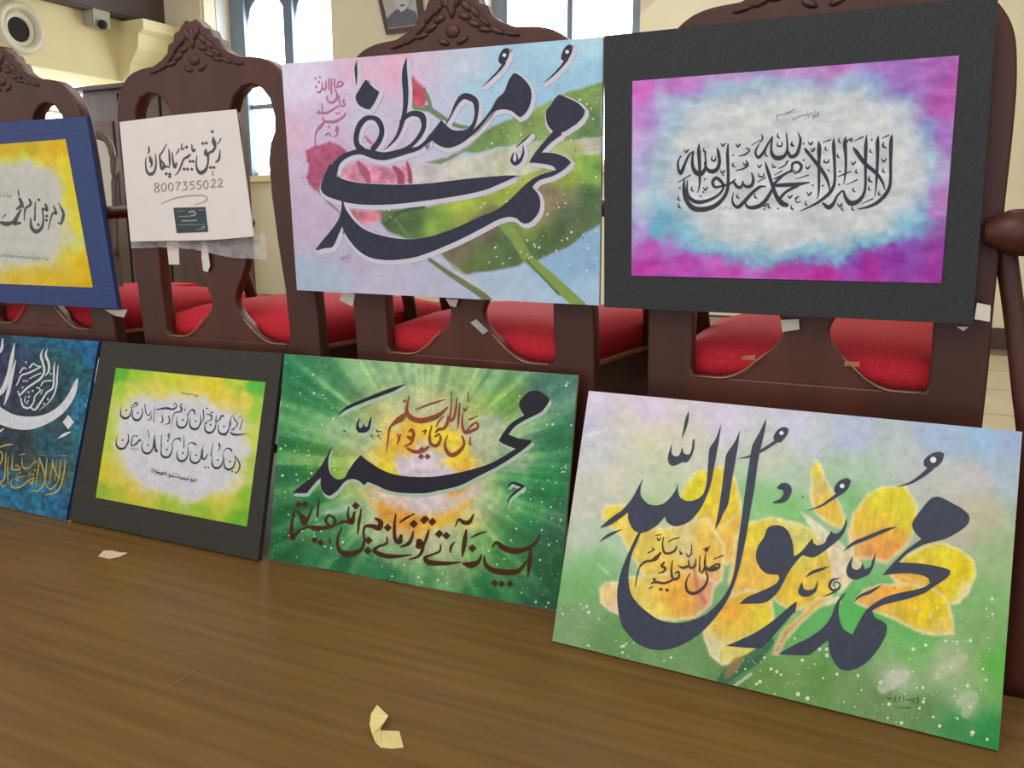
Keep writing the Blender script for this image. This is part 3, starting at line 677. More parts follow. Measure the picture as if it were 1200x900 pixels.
I = Ink().crop(330, 190, 6); I.sts([[(410, 660, 3), (425, 690, 3), (440, 660, 3), (460, 690, 3)], [(420, 680, 3), (480, 672, 3)], [(455, 650, 3), (490, 660, 3)], [(440, 700, 2), (480, 702, 2)]])
stuff(K(I.build('signature', pk, .0009, M['faint'], None), e))
splat(pk, PK, 260, (440, 95, 704, 318), (.8, 3.2), M['dotw'], e, mask=lambda x, y: in_quad(PK)(x, y) and ((100 < y < 175 and x > 560 and y > 245-.2*x) or (y > 200 and x > 560) or (245 < y < 262 and x < 500)), seed=3, off=.0007)
splat(pk, PK, 40, (345, 90, 704, 345), (.7, 1.6), M['ink'], e, mask=in_quad(PK), seed=5, off=.0007, name='dark_specks')

# ---- 2. purple print on black mount
PP = [(708, 42), (1170, -5), (1140, 380), (708, 360)]; PI = [(741, 95), (1124, 65), (1103, 332), (740, 323)]
pp = hi_plane(1.428, -5)
e = painting('mounted_print', pp, PP, 'purple and turquoise bordered lettering print on a wide black mount, upper row', None, None, None)
K(board('mount_board', pp, PP, .006, M['mount'], None, 0), e)
K(board('print_backing', pp, PI, .0012, M['edge'], None, .0014), e)
def f_purp(x, y):
    X, Y = fuzzy(x, y, 13, 26, 11)
    b = rbf(X, Y, [(745, 100, (208, 112, 196)), (800, 92, (196, 126, 204)), (850, 85, (204, 150, 206)), (900, 80, (192, 140, 202)), (940, 82, (196, 148, 208)), (980, 76, (192, 116, 196)), (1040, 76, (172, 116, 198)), (1100, 75, (178, 110, 190)), (1120, 95, (186, 92, 180)), (755, 140, (188, 134, 206)), (750, 170, (200, 172, 216)), (748, 200, (190, 184, 222)), (785, 118, (184, 186, 218)), (850, 108, (178, 186, 216)), (900, 103, (180, 192, 214)), (960, 92, (206, 150, 204)), (990, 100, (176, 182, 214)), (1030, 95, (150, 150, 208)), (1060, 112, (158, 112, 196)), (1100, 125, (182, 88, 172)), (1040, 132, (206, 180, 206)), (1070, 135, (196, 130, 190)), (1098, 160, (170, 110, 190)), (1085, 150, (150, 140, 205)), (1095, 205, (184, 160, 204)), (1078, 190, (182, 196, 214)), (1092, 235, (192, 120, 196)), (1065, 215, (192, 206, 212)),
      (760, 285, (198, 96, 194)), (745, 255, (180, 186, 220)), (752, 270, (170, 150, 210)), (790, 288, (180, 120, 200)), (775, 268, (120, 186, 212)), (810, 270, (116, 188, 208)), (850, 275, (132, 192, 212)), (900, 278, (140, 170, 210)), (950, 285, (150, 120, 200)), (930, 272, (110, 180, 208)), (980, 268, (108, 186, 212)), (1010, 270, (110, 176, 208)), (1040, 262, (150, 186, 208)), (1075, 258, (142, 154, 206)), (1095, 290, (156, 60, 164)), (1070, 285, (140, 80, 180)), (760, 316, (196, 68, 176)), (800, 308, (190, 74, 184)), (850, 312, (204, 84, 188)), (880, 300, (196, 110, 196)), (920, 312, (198, 72, 176)), (960, 318, (190, 52, 162)), (1000, 302, (140, 78, 182)), (1020, 318, (176, 50, 160)), (1050, 305, (146, 56, 166)), (1095, 325, (164, 56, 162)),
      (860, 140, (200, 206, 208)), (800, 160, (196, 206, 206)), (780, 200, (198, 206, 208)), (850, 200, (202, 207, 204)), (950, 210, (202, 207, 204)), (1000, 150, (202, 206, 198)), (1040, 170, (200, 206, 202)), (1040, 225, (200, 207, 204)), (900, 250, (200, 208, 202)), (800, 248, (196, 210, 204)), (1000, 250, (198, 208, 200)), (930, 120, (196, 200, 206)), (760, 230, (184, 206, 214))], 2.0, 40)
    r_ = ((np.abs(x-932)/206)**2.6+(np.abs(y-198-(930-x)*.03)/128)**2.6)**(1/2.6)+.10*fbm(x, y, 24, 24)+.05*fbm(x, y, 7, 26)
    low = np.clip((y-230)/20, 0, 1)
    b = blend(b, np.clip((.90-r_)/.12, 0, 1)*(.4+.6*low), (112, 188, 212)); b = blend(b, np.clip((.84-r_)/.14, 0, 1)*.9, (192, 202, 212)); b = blend(b, np.clip((.74-r_)/.12, 0, 1)*.9, (212, 216, 212))
    sw = fbm(x*.45+y*.25, y-x*.12, 9, 23); return grain(x, y, b, .07, 12, 21)+(sw*22)[..., None]
K(painted_grid('print_sheet', pp, PI, 300, 220, f_purp, M['print'], None, off=.0016), e)
I = Ink().crop(790, 110, 6)
I.sts([[(135, 402, 5), (105, 430, 13), (80, 480, 16), (60, 530, 22), (45, 560, 20), (30, 530, 18), (27, 480, 12), (45, 435, 5)], [(135, 405, 12), (128, 450, 16), (130, 510, 22), (155, 553, 32), (190, 560, 34), (215, 530, 20), (222, 480, 14), (215, 400, 8)], [(215, 480, 12), (228, 525, 22), (262, 545, 30), (300, 530, 26), (318, 480, 22), (312, 420, 20), (302, 380, 8)],
 [(175, 350, 5), (173, 400, 24), (178, 480, 22), (180, 560, 18), (178, 640, 11), (165, 695, 3)], [(72, 590, 4), (68, 660, 22), (82, 740, 28), (130, 800, 34), (200, 812, 34), (280, 790, 30), (340, 740, 24), (372, 680, 22), (380, 600, 20), (378, 500, 20), (375, 420, 20), (379, 350, 6)],
 [(93, 605, 4), (90, 680, 16), (108, 730, 24), (160, 760, 26), (230, 752, 22), (300, 718, 16), (340, 675, 14), (345, 640, 18), (320, 605, 22), (290, 592, 22), (270, 625, 20), (290, 655, 18), (345, 645, 14), (395, 630, 14), (430, 600, 8)], [(415, 612, 14), (440, 650, 22), (470, 655, 18), (485, 612, 8)], [(480, 630, 12), (510, 652, 20), (545, 642, 22), (556, 600, 18), (545, 555, 8)],
 [(645, 650, 6), (600, 655, 18), (545, 700, 22), (490, 760, 24), (450, 795, 24), (420, 780, 18), (408, 740, 10), (418, 695, 4)], [(640, 478, 5), (655, 530, 20), (690, 640, 24), (720, 720, 28), (760, 770, 36), (797, 782, 26)], [(700, 650, 16), (662, 720, 22), (612, 780, 28), (550, 800, 26), (512, 790, 18), (500, 760, 8)],
 [(850, 540, 8), (790, 556, 14), (730, 605, 16), (705, 640, 20), (780, 640, 26), (860, 636, 26), (950, 622, 8)], [(870, 645, 20), (800, 680, 16), (760, 715, 18), (735, 750, 16)], [(615, 285, 6), (622, 312, 10), (606, 338, 8)],
 [(690, 300, 6), (655, 360, 13), (625, 415, 20), (590, 447, 18), (572, 405, 13), (600, 345, 5)], [(690, 300, 10), (682, 380, 15), (692, 430, 26), (730, 452, 32), (778, 432, 22), (796, 380, 15), (789, 275, 6)], [(798, 400, 14), (820, 440, 24), (860, 425, 24), (878, 380, 20), (888, 320, 16), (870, 270, 4)]])
I.sts([[(30, 620, 4), (115, 570, 7)], [(585, 620, 4), (642, 588, 8)], [(705, 570, 4), (760, 540, 7)], [(545, 362, 3), (600, 325, 5)], [(455, 437, 4), (500, 425, 10), (530, 395, 9), (505, 380, 9)], [(430, 538, 4), (480, 528, 10), (518, 500, 12), (505, 465, 6)], [(730, 525, 4), (775, 505, 8), (800, 470, 8)], [(270, 435, 3), (262, 460, 10), (285, 470, 12), (295, 440, 4)], [(725, 340, 4), (728, 365, 10), (755, 365, 10), (760, 335, 4)], [(690, 490, 4), (695, 515, 10), (716, 512, 9)], [(592, 560, 4), (600, 582, 10), (628, 578, 10), (632, 556, 4)]])
I.crop(920, 110, 6)
I.sts([[(235, 330, 4), (240, 380, 28), (238, 480, 20), (238, 600, 18), (236, 690, 12), (226, 738, 3)], [(138, 380, 6), (150, 400, 20), (195, 455, 22), (245, 520, 26), (290, 590, 22), (310, 650, 12), (312, 690, 3)], [(342, 312, 4), (342, 370, 24), (348, 500, 18), (348, 620, 18), (318, 690, 22), (250, 750, 18), (180, 790, 12), (108, 823, 3)],
 [(427, 300, 4), (420, 350, 26), (427, 450, 18), (425, 550, 14), (412, 635, 3)], [(265, 768, 14), (305, 798, 30), (340, 770, 22), (368, 715, 13), (408, 682, 12), (425, 730, 22), (460, 768, 36), (512, 755, 28), (550, 710, 20), (565, 640, 17), (565, 500, 19), (568, 370, 24), (573, 288, 4)],
 [(478, 375, 6), (500, 405, 26), (560, 488, 28), (630, 548, 24), (680, 610, 18), (705, 682, 3)], [(656, 295, 4), (650, 345, 26), (650, 450, 20), (645, 560, 18), (640, 650, 10), (630, 722, 3)], [(752, 285, 4), (745, 340, 26), (742, 500, 20), (740, 620, 20), (718, 690, 24), (660, 755, 24), (590, 792, 18), (508, 810, 3)],
 [(265, 340, 3), (320, 322, 8)], [(485, 333, 3), (550, 300, 9)], [(680, 312, 3), (730, 290, 9)], [(370, 582, 4), (420, 562, 9), (465, 545, 4)], [(430, 638, 3), (510, 603, 7)], [(540, 772, 3), (620, 735, 7)], [(75, 598, 3), (165, 570, 7)],
 [(65, 560, 8), (102, 540, 16), (114, 505, 20), (88, 480, 18), (52, 492, 16), (45, 535, 14), (0, 562, 14), (-80, 600, 8)], [(275, 460, 5), (278, 480, 10), (300, 480, 10), (308, 455, 4)], [(270, 482, 4), (312, 478, 5)], [(68, 735, 4), (95, 720, 6), (72, 745, 6), (85, 762, 7), (110, 755, 4)]])
def commas(I, L, s=10):
    for x, y in L: I.st([(x-s*.3, y-s*1.2, 2), (x-s*.5, y+s*.3, s*.7), (x+s*.6, y+s*.9, s*.3)], sub=3)
def vees(I, L, s=12):
    for x, y in L: I.st([(x-s, y-s*.7, 2), (x-s*.2, y+s*.7, s*.7), (x+s, y-s*.6, s*.4)], sub=3)
commas(I, [(50, 355), (385, 330), (290, 385), (375, 435), (505, 545), (605, 400), (695, 540), (595, 665), (485, 675), (50, 800), (405, 805), (150, 770), (465, 322), (478, 805), (665, 700)], 15)
commas(I, [(700, 360), (600, 600)], 22); vees(I, [(180, 345), (160, 515), (480, 485), (170, 700), (695, 465), (385, 780), (195, 393), (430, 330)], 17)
I.dots([(130, 350), (130, 465), (305, 535), (385, 545), (610, 322), (195, 642), (265, 645), (380, 638), (470, 318), (10, 480), (200, 385), (30, 728)], 13)
I.crop(790, 110, 6)
commas(I, [(130, 670), (450, 720), (575, 720), (670, 790), (420, 500), (35, 735), (735, 295), (40, 790), (215, 395), (650, 425), (835, 350)], 16); vees(I, [(450, 360), (340, 545), (85, 400), (220, 665), (345, 355), (600, 505), (640, 780), (815, 720), (500, 490)], 16)
I.dots([(345, 570), (40, 660), (185, 720), (215, 600), (635, 810), (730, 805), (415, 430), (45, 440), (835, 810), (205, 690)], 12)
strokes(I, pp, .0022, M['ink'], e, grow=.1)
I = Ink().crop(790, 110, 6); I.sts([[(720, 190, 3), (728, 150, 7), (760, 145, 4), (850, 125, 3)], [(310, 815, 3), (330, 800, 3), (345, 820, 3)], [(355, 810, 3), (370, 790, 3), (395, 815, 3), (400, 790, 3)]])
I.crop(920, 110, 6); I.sts([[(0, 135, 3), (30, 125, 4), (70, 105, 6)], [(50, 160, 3), (60, 185, 5), (80, 165, 4), (130, 150, 4)], [(140, 180, 3), (160, 120, 4)], [(160, 175, 3), (185, 130, 4), (200, 160, 4), (235, 130, 4)], [(120, 140, 3), (150, 150, 4), (170, 140, 3)], [(190, 190, 3), (215, 110, 3)], [(205, 165, 3), (235, 150, 4), (230, 120, 3)]])
stuff(K(I.build('small_lettering', pp, .0022, M['faint'], None), e))

# ---- 3. white sheet with phone number
PS = [(140, 143), (277, 128), (297, 277), (153, 283)]; ps = hi_plane(1.440, -4)
e = painting('paper_sign', ps, PS, 'white paper sheet with black script and phone number on the chair back', None, None, None); e['category'] = 'sign'
K(board('paper_sheet', ps, smooth_loop([(140, 143), (208, 134.5), (277, 128), (284, 178), (291, 228), (297.5, 277), (250, 281), (200, 282), (153, 283), (148, 230), (144, 186)], 3, 40), .0015, M['paper'], None, 0), e)
I = Ink().crop(155, 140, 10)
I.sts([[(1025, 355, 5), (1020, 440, 16), (1000, 485, 20), (968, 500, 6)], [(997, 288, 5), (1040, 218, 8)], [(945, 205, 8), (955, 265, 44), (968, 320, 22), (940, 370, 26), (905, 385, 20), (885, 410, 16)], [(860, 345, 10), (862, 400, 44), (885, 430, 22), (882, 520, 16), (855, 590, 30), (800, 625, 42), (762, 590, 26), (746, 520, 12), (756, 420, 4)],
 [(940, 600, 4), (942, 655, 7)], [(695, 290, 6), (700, 340, 14), (712, 370, 24), (735, 348, 14)], [(680, 408, 16), (640, 440, 24), (600, 465, 16), (570, 540, 14), (540, 610, 10), (500, 652, 3)], [(580, 278, 6), (575, 350, 10), (610, 330, 8)], [(508, 412, 4), (550, 342, 10)], [(465, 380, 5), (475, 480, 18), (495, 562, 24), (517, 505, 14)],
 [(425, 345, 6), (435, 450, 18), (436, 540, 10)], [(400, 283, 4), (350, 380, 10), (320, 420, 14), (328, 500, 22), (345, 578, 28), (372, 530, 18), (335, 475, 12)], [(345, 577, 20), (400, 550, 16), (435, 562, 14)], [(270, 400, 5), (275, 520, 14), (255, 610, 22), (210, 640, 36), (170, 610, 22), (154, 520, 10), (160, 440, 4)], [(203, 425, 10), (215, 480, 36), (226, 530, 14), (205, 560, 4)], [(188, 315, 10), (195, 365, 15), (178, 402, 4)]])
I.dots([(935, 140), (825, 280), (865, 275), (915, 562), (955, 560), (675, 490), (710, 490), (695, 582), (605, 580), (645, 580), (635, 322), (395, 635), (437, 640), (435, 668)], 32)
strokes(I, ps, .0012, M['ink2'], e, grow=.15)
I = Ink().crop(155, 140, 10)
DG = {'8': [[(30, 45, 9), (5, 30, 9), (10, 5, 9), (40, 0, 9), (50, 20, 9), (30, 45, 9), (2, 70, 9), (12, 98, 9), (45, 96, 9), (55, 70, 9), (30, 45, 9)]], '0': [[(28, 0, 9), (4, 25, 9), (2, 70, 9), (26, 98, 9), (50, 72, 9), (50, 25, 9), (28, 0, 9)]],
      '7': [[(0, 6, 9), (58, 0, 9)], [(58, 0, 9), (30, 50, 9), (18, 98, 9)]], '3': [[(0, 4, 9), (50, 0, 9)], [(50, 0, 9), (22, 38, 9)], [(22, 38, 9), (50, 52, 9), (46, 88, 9), (0, 98, 9)]], '5': [[(54, 0, 9), (12, 4, 9)], [(12, 4, 9), (8, 42, 9)], [(8, 42, 9), (46, 44, 9), (48, 84, 9), (2, 98, 9)]], '2': [[(4, 22, 9), (26, 0, 9), (48, 20, 9), (30, 60, 9), (0, 96, 9)], [(0, 96, 9), (60, 90, 9)]]}
for i, ch in enumerate('8007355022'):
    ox, oy = 258+82*i+(6 if i > 7 else 0), 748-5.2*i-(8 if i > 7 else 0)
    for S_ in DG[ch]: I.st([(ox+a, oy+b, w) for a, b, w in S_])
I.crop(0, 0, 3.53); I.st([(665, 842, 1.6), (740, 815, 3), (840, 808, 3), (850, 830, 3), (800, 848, 1.5)])
stuff(K(I.build('phone_number', ps, .0012, M['pencil'], None), e))
PD = [(203, 243.5), (240, 242.5), (243.5, 271.5), (207, 273)]
cdp = board('small_dark_card', ps, PD, .0012, M['sticker'], None, .0016); K(cdp, e)
I = Ink().crop(0, 200, 3.53); I.sts([[(740, 190, 3), (790, 188, 3)], [(780, 172, 6), (800, 168, 8), (808, 182, 6), (790, 186, 6)], [(752, 208, 5), (815, 206, 5)], [(815, 243, 3), (848, 241, 3)], [(835, 234, 6), (848, 233, 6)], [(735, 168, 2), (765, 166, 2)], [(820, 163, 2), (845, 162, 2)], [(735, 225, 2), (850, 222, 2)]])
stuff(K(I.build('card_print', ps, .0022, M['stickt'], None), e))

# ---- 4. blue framed yellow print
PB = [(-115, 152), (101, 136), (138, 362), (-110, 348)]; BI = [(-90, 176), (77, 163), (109, 337), (-86, 329)]
pb = hi_plane(1.436, -4)
e = painting('framed_print', pb, PB, 'yellow bordered lettering print in a blue painted frame at the left edge', None, None, None)
K(board('painted_frame', pb, PB, .010, M['bluef'], None, 0), e)
def f_blue(x, y):
    X, Y = fuzzy(x, y, 9, 20, 31)
    b = rbf(X, Y, [(70, 168, (224, 178, 24)), (40, 172, (208, 172, 34)), (10, 175, (212, 180, 40)), (-40, 178, (220, 190, 50)), (28, 186, (206, 214, 62)), (5, 192, (220, 210, 90)), (50, 182, (226, 200, 60)), (76, 195, (228, 208, 52)), (82, 225, (226, 206, 44)), (90, 262, (228, 214, 56)), (86, 285, (210, 214, 110)), (100, 308, (228, 188, 20)), (105, 332, (222, 176, 14)), (60, 328, (222, 186, 40)), (20, 326, (222, 190, 60)), (-20, 322, (220, 190, 50)), (-80, 250, (224, 200, 60)), (80, 305, (224, 204, 70)),
      (10, 215, (200, 198, 188)), (45, 205, (204, 202, 190)), (60, 225, (196, 196, 192)), (65, 260, (198, 196, 190)), (10, 250, (192, 192, 190)), (30, 290, (200, 198, 194)), (60, 295, (202, 200, 194)), (5, 305, (204, 202, 192)), (-40, 250, (200, 198, 190)), (75, 275, (204, 204, 176))], 2.2, 30)
    r_ = ((np.abs(x+2)/82)**3+(np.abs(y-250)/66)**3)**(1/3)+.12*fbm(x, y, 14, 34)+.06*fbm(x, y, 5, 36)
    b = blend(b, np.clip((1.04-r_)/.12, 0, 1)*.7, (222, 216, 110)); b = blend(b, np.clip((.97-r_)/.1, 0, 1)*.95, (200, 198, 191))
    return grain(x, y, b, .06, 8, 33)
K(painted_grid('print_sheet', pb, BI, 200, 130, f_blue, M['print'], None, off=.0008), e)
I = Ink().crop(0, 130, 3.75)
I.sts([[(256, 403, 3), (278, 450, 12), (268, 494, 10), (253, 490, 4)], [(235, 418, 6), (246, 450, 12), (230, 452, 8), (210, 522, 3)], [(200, 410, 10), (206, 436, 12), (186, 430, 8), (190, 470, 7), (184, 510, 12), (160, 530, 18), (138, 512, 14), (134, 470, 5)], [(155, 400, 4), (152, 480, 8)], [(128, 386, 8), (134, 410, 12), (110, 432, 8), (106, 482, 3)],
 [(85, 383, 12), (95, 412, 16), (72, 432, 8)], [(92, 432, 6), (72, 470, 16), (62, 492, 20), (90, 492, 10)], [(-5, 488, 10), (30, 496, 20), (62, 486, 8)], [(80, 350, 5), (82, 372, 7)], [(10, 470, 3), (24, 455, 6)]])
I.dots([(205, 462), (203, 480), (168, 500), (100, 420), (170, 390)], 14)
strokes(I, pb, .0014, M['ink2'], e)
def scribble(I, x0, y0, x1, y1, n, h, w, seed):
    rs = random.Random(seed)
    for i in range(n):
        t = (i+.5)/n; cx = x0+(x1-x0)*t; cy = y0+(y1-y0)*t; s = (x1-x0)/n
        k = rs.randrange(4)
        if k == 0: I.st([(cx-s*.4, cy-h*.1, w*.5), (cx-s*.1, cy+h*.35, w), (cx+s*.5, cy-h*.2, w*.6)], sub=3)
        elif k == 1: I.st([(cx, cy-h*.5, w*.6), (cx+s*.1, cy+h*.3, w)], sub=3)
        elif k == 2: I.st([(cx+s*.4, cy-h*.3, w*.6), (cx+s*.1, cy, w), (cx+s*.3, cy+h*.4, w*.7), (cx-s*.5, cy+h*.5, w*.4)], sub=3)
        else: I.st([(cx+s*.5, cy, w*.5), (cx, cy+h*.15, w*1.2), (cx-s*.5, cy-h*.05, w*.7)], sub=3); I.dot(cx, cy-h*.5, w*1.2)
I = Ink().crop(0, 130, 3.75); scribble(I, -60, 628, 215, 650, 22, 20, 3.2, 5); scribble(I, -30, 370, 50, 372, 6, 24, 3, 8)
stuff(K(I.build('small_lettering', pb, .0014, M['faint'], None), e))

# ---- 5. teal canvas
PT = [(-150, 382), (116, 400), (77, 610), (-190, 551)]; pt = low_plane((0, 593), (77, 610), 16)
e = painting('calligraphy_painting', pt, PT, 'teal canvas with white and gold lettering at the lower left edge', None, None, None)
K(board('canvas', pt, PT, .008, M['bluef'], None, -.0006), e)
def f_teal(x, y):
    X, Y = fuzzy(x, y, 20, 26, 51)
    b = rbf(X, Y, [(50, 402, (32, 92, 118)), (95, 405, (24, 92, 130)), (112, 430, (24, 84, 130)), (25, 415, (38, 64, 84)), (5, 450, (62, 54, 92)), (15, 440, (52, 52, 84)), (60, 440, (40, 72, 80)), (85, 430, (32, 88, 92)), (100, 465, (34, 106, 132)), (70, 480, (46, 70, 84)), (50, 470, (42, 58, 68)), (95, 510, (40, 110, 124)), (75, 505, (46, 78, 86)), (30, 520, (46, 60, 66)), (10, 505, (40, 54, 62)), (60, 525, (36, 82, 96)), (92, 560, (36, 100, 126)), (15, 580, (34, 104, 136)), (60, 592, (28, 110, 148)), (40, 582, (34, 112, 140)), (78, 590, (40, 86, 120)), (40, 550, (70, 80, 66)), (-60, 480, (40, 70, 90)), (72, 555, (60, 84, 80))], 2.2, 30)
    return grain(x, y, b, .55, 5, 53, 3)
K(painted_grid('painted_surface', pt, PT, 240, 170, f_teal, M['paint'], None), e)
I = Ink().crop(0, 380, 3.75)
I.poly([(-30, 330), (0, 362), (60, 396), (130, 406), (200, 395), (260, 358), (300, 308), (325, 258), (340, 235), (343, 250), (332, 310), (302, 362), (262, 404), (200, 441), (130, 463), (60, 459), (0, 440), (-30, 425)], ang=60)
I.poly([(300, 398), (326, 430), (300, 462), (275, 430)], raw=True); I.st([(255, 502, 3), (285, 484, 13), (312, 472, 3)]); I.st([(0, 470, 10), (18, 458, 4)])
I.st([(64, 83, 3), (52, 150, 17), (36, 220, 14), (14, 285, 22), (-20, 320, 14)]); I.st([(70, 155, 3), (52, 220, 16), (36, 300, 15), (18, 356, 4)]); I.st([(12, 62, 5), (8, 105, 12), (-6, 130, 8)])
I.crop(10, 400, 10)
I.sts([[(407, 88, 5), (380, 170, 26), (405, 260, 28), (418, 350, 28), (380, 430, 26), (300, 490, 24), (220, 545, 24), (125, 640, 20)], [(456, 88, 5), (436, 160, 26), (472, 260, 28), (470, 350, 24), (430, 405, 10)], [(545, 233, 4), (532, 320, 22), (530, 430, 22), (518, 545, 22), (450, 600, 20), (385, 700, 22), (310, 800, 24), (255, 770, 14)],
 [(582, 278, 8), (570, 400, 20), (558, 540, 20), (500, 680, 15), (360, 812, 4)], [(245, 310, 20), (290, 262, 18), (335, 290, 14), (375, 298, 18), (300, 340, 20), (230, 372, 20), (150, 400, 20), (112, 480, 14), (88, 522, 10)], [(130, 372, 14), (175, 312, 18), (212, 322, 10)], [(130, 640, 18), (108, 580, 10)], [(140, 660, 14), (172, 760, 22), (235, 782, 22), (290, 722, 18), (312, 640, 16), (370, 580, 16), (350, 535, 12)],
 [(378, 522, 16), (415, 470, 16), (505, 460, 16)], [(240, 442, 10), (310, 402, 16), (380, 372, 12)], [(400, 560, 8), (380, 620, 12)], [(200, 640, 8), (190, 700, 12), (230, 735, 10)]])
I.dots([(180, 465), (215, 465), (205, 245), (495, 380), (285, 580), (240, 650), (460, 680), (415, 730), (165, 540), (235, 595), (335, 545), (230, 700)], 24)
strokes(I, pt, .0010, M['silver'], e)
I = Ink().crop(0, 510, 11.25)
I.sts([[(860, 318, 8), (846, 480, 20), (805, 650, 22), (740, 750, 26), (590, 790, 8)], [(800, 328, 10), (790, 480, 20), (760, 620, 14), (690, 700, 20), (640, 700, 16), (600, 620, 8)], [(690, 328, 14), (710, 430, 22), (780, 580, 14)], [(622, 305, 10), (605, 480, 20), (580, 640, 20), (500, 735, 22), (425, 722, 6)], [(518, 298, 16), (560, 420, 22), (600, 570, 8)], [(702, 330, 8), (672, 500, 16), (650, 650, 10)], [(745, 330, 8), (735, 500, 12), (720, 600, 8)], [(520, 320, 10), (500, 480, 16), (470, 640, 12)],
 [(452, 555, 10), (425, 640, 28), (400, 620, 10)], [(440, 560, 14), (350, 620, 20), (270, 682, 22), (180, 692, 26), (140, 640, 18), (162, 575, 10)], [(172, 258, 8), (160, 380, 16), (165, 450, 22), (262, 450, 20), (240, 402, 14), (195, 400, 10)], [(290, 298, 10), (302, 420, 18), (380, 432, 18), (430, 380, 12), (462, 350, 8)], [(-20, 165, 20), (80, 130, 22), (172, 118, 14)], [(-20, 190, 16), (30, 250, 20), (20, 345, 20), (-20, 410, 12)],
 [(82, 228, 10), (70, 400, 18), (58, 570, 20), (-20, 640, 18)], [(112, 280, 8), (100, 450, 14), (108, 640, 12)], [(200, 580, 10), (255, 592, 12)], [(250, 262, 8), (330, 245, 12)], [(765, 265, 6), (890, 268, 10)], [(500, 268, 5), (590, 262, 9)], [(-20, 580, 14), (40, 680, 18), (90, 650, 10)], [(180, 590, 8), (220, 560, 10), (330, 540, 8)]])
I.dots([(120, 505), (270, 490), (460, 460), (475, 352), (385, 515), (230, 600), (435, 520)], 26)
stuff(K(I.build('gold_lettering', pt, .0010, M['gold'], None), e))

# ---- 6. yellow-green print on charcoal mount
PM = [(120, 400), (331, 414), (302, 657), (80, 609)]; MI = [(136, 431), (311, 448), (289, 617), (112, 583)]
pm = low_plane((80, 609), (302, 657), 14)
e = painting('mounted_print', pm, PM, 'small yellow-green bordered script print on charcoal mount, lower row', None, None, None)
K(board('mount_board', pm, PM, .012, M['mount2'], None, 0), e)
K(board('print_backing', pm, MI, .0012, M['dotw'], None, .0014), e)
def f_mount(x, y):
    X, Y = fuzzy(x, y, 9, 18, 61)
    b = rbf(X, Y, [(140, 438, (96, 176, 46)), (160, 438, (150, 196, 50)), (195, 440, (196, 202, 52)), (225, 446, (210, 204, 60)), (250, 452, (222, 200, 48)), (280, 452, (170, 200, 60)), (303, 455, (92, 184, 62)), (306, 480, (150, 200, 60)), (304, 510, (196, 208, 70)), (298, 545, (170, 196, 70)), (293, 590, (142, 190, 44)), (286, 612, (112, 178, 40)), (240, 602, (150, 188, 50)), (262, 580, (200, 196, 66)), (200, 592, (160, 190, 50)), (160, 572, (212, 188, 60)), (180, 580, (190, 190, 60)), (125, 556, (206, 196, 44)), (116, 578, (150, 184, 50)), (140, 580, (180, 190, 50)), (124, 520, (186, 200, 66)), (128, 490, (184, 204, 70)), (134, 458, (160, 200, 60)), (155, 456, (206, 206, 80)), (185, 456, (214, 204, 84)), (225, 462, (226, 204, 84)), (268, 466, (228, 200, 76)), (290, 470, (214, 204, 80)), (134, 470, (196, 204, 86)), (140, 560, (214, 194, 80)), (150, 545, (206, 200, 120)), (250, 590, (190, 196, 60)), (275, 560, (214, 208, 140)),
      (165, 480, (208, 206, 208)), (200, 474, (208, 206, 208)), (240, 486, (206, 204, 208)), (275, 496, (206, 204, 208)), (150, 515, (204, 202, 206)), (200, 525, (206, 204, 208)), (255, 545, (204, 202, 206)), (222, 560, (206, 204, 206)), (278, 525, (206, 204, 206)), (185, 556, (206, 204, 202)), (148, 490, (206, 204, 200)), (222, 575, (206, 204, 190))], 2.3, 20)
    r_ = ((np.abs(x-212+(y-520)*.14)/84)**2.6+(np.abs(y-522-(x-212)*.13)/66)**2.6)**(1/2.6)+.16*fbm(x, y, 16, 64)+.06*fbm(x, y, 5, 66)
    b = blend(b, np.clip((1.02-r_)/.2, 0, 1)*.8, (216, 212, 160)); b = blend(b, np.clip((.92-r_)/.14, 0, 1), (207, 205, 209))
    b = b*(1+.16*np.clip(r_-.9, 0, 1)*fbm(x, y, 5, 67))[..., None]
    return grain(x, y, b, .06, 7, 63)
K(painted_grid('print_sheet', pm, MI, 220, 190, f_mount, M['print'], None, off=.0016), e)
I = Ink().crop(120, 420, 6)
def nun(x, y, s=1.0):
    I.st([(x+38*s, y-62*s, 5), (x+40*s, y-20*s, 8), (x+22*s, y+24*s, 13), (x-8*s, y+36*s, 18), (x-34*s, y+18*s, 13), (x-38*s, y-22*s, 6), (x-30*s, y-48*s, 3)]); I.dot(x+3, y-20*s, 14, sq=True)
for x, y, s in ((165, 385, 1), (245, 402, .9), (560, 452, 1), (652, 462, 1), (757, 487, 1), (852, 498, 1), (138, 596, 1.1), (318, 630, 1.05), (450, 660, 1), (562, 686, 1), (655, 700, 1), (808, 735, 1), (893, 745, 1)): nun(x, y, s)
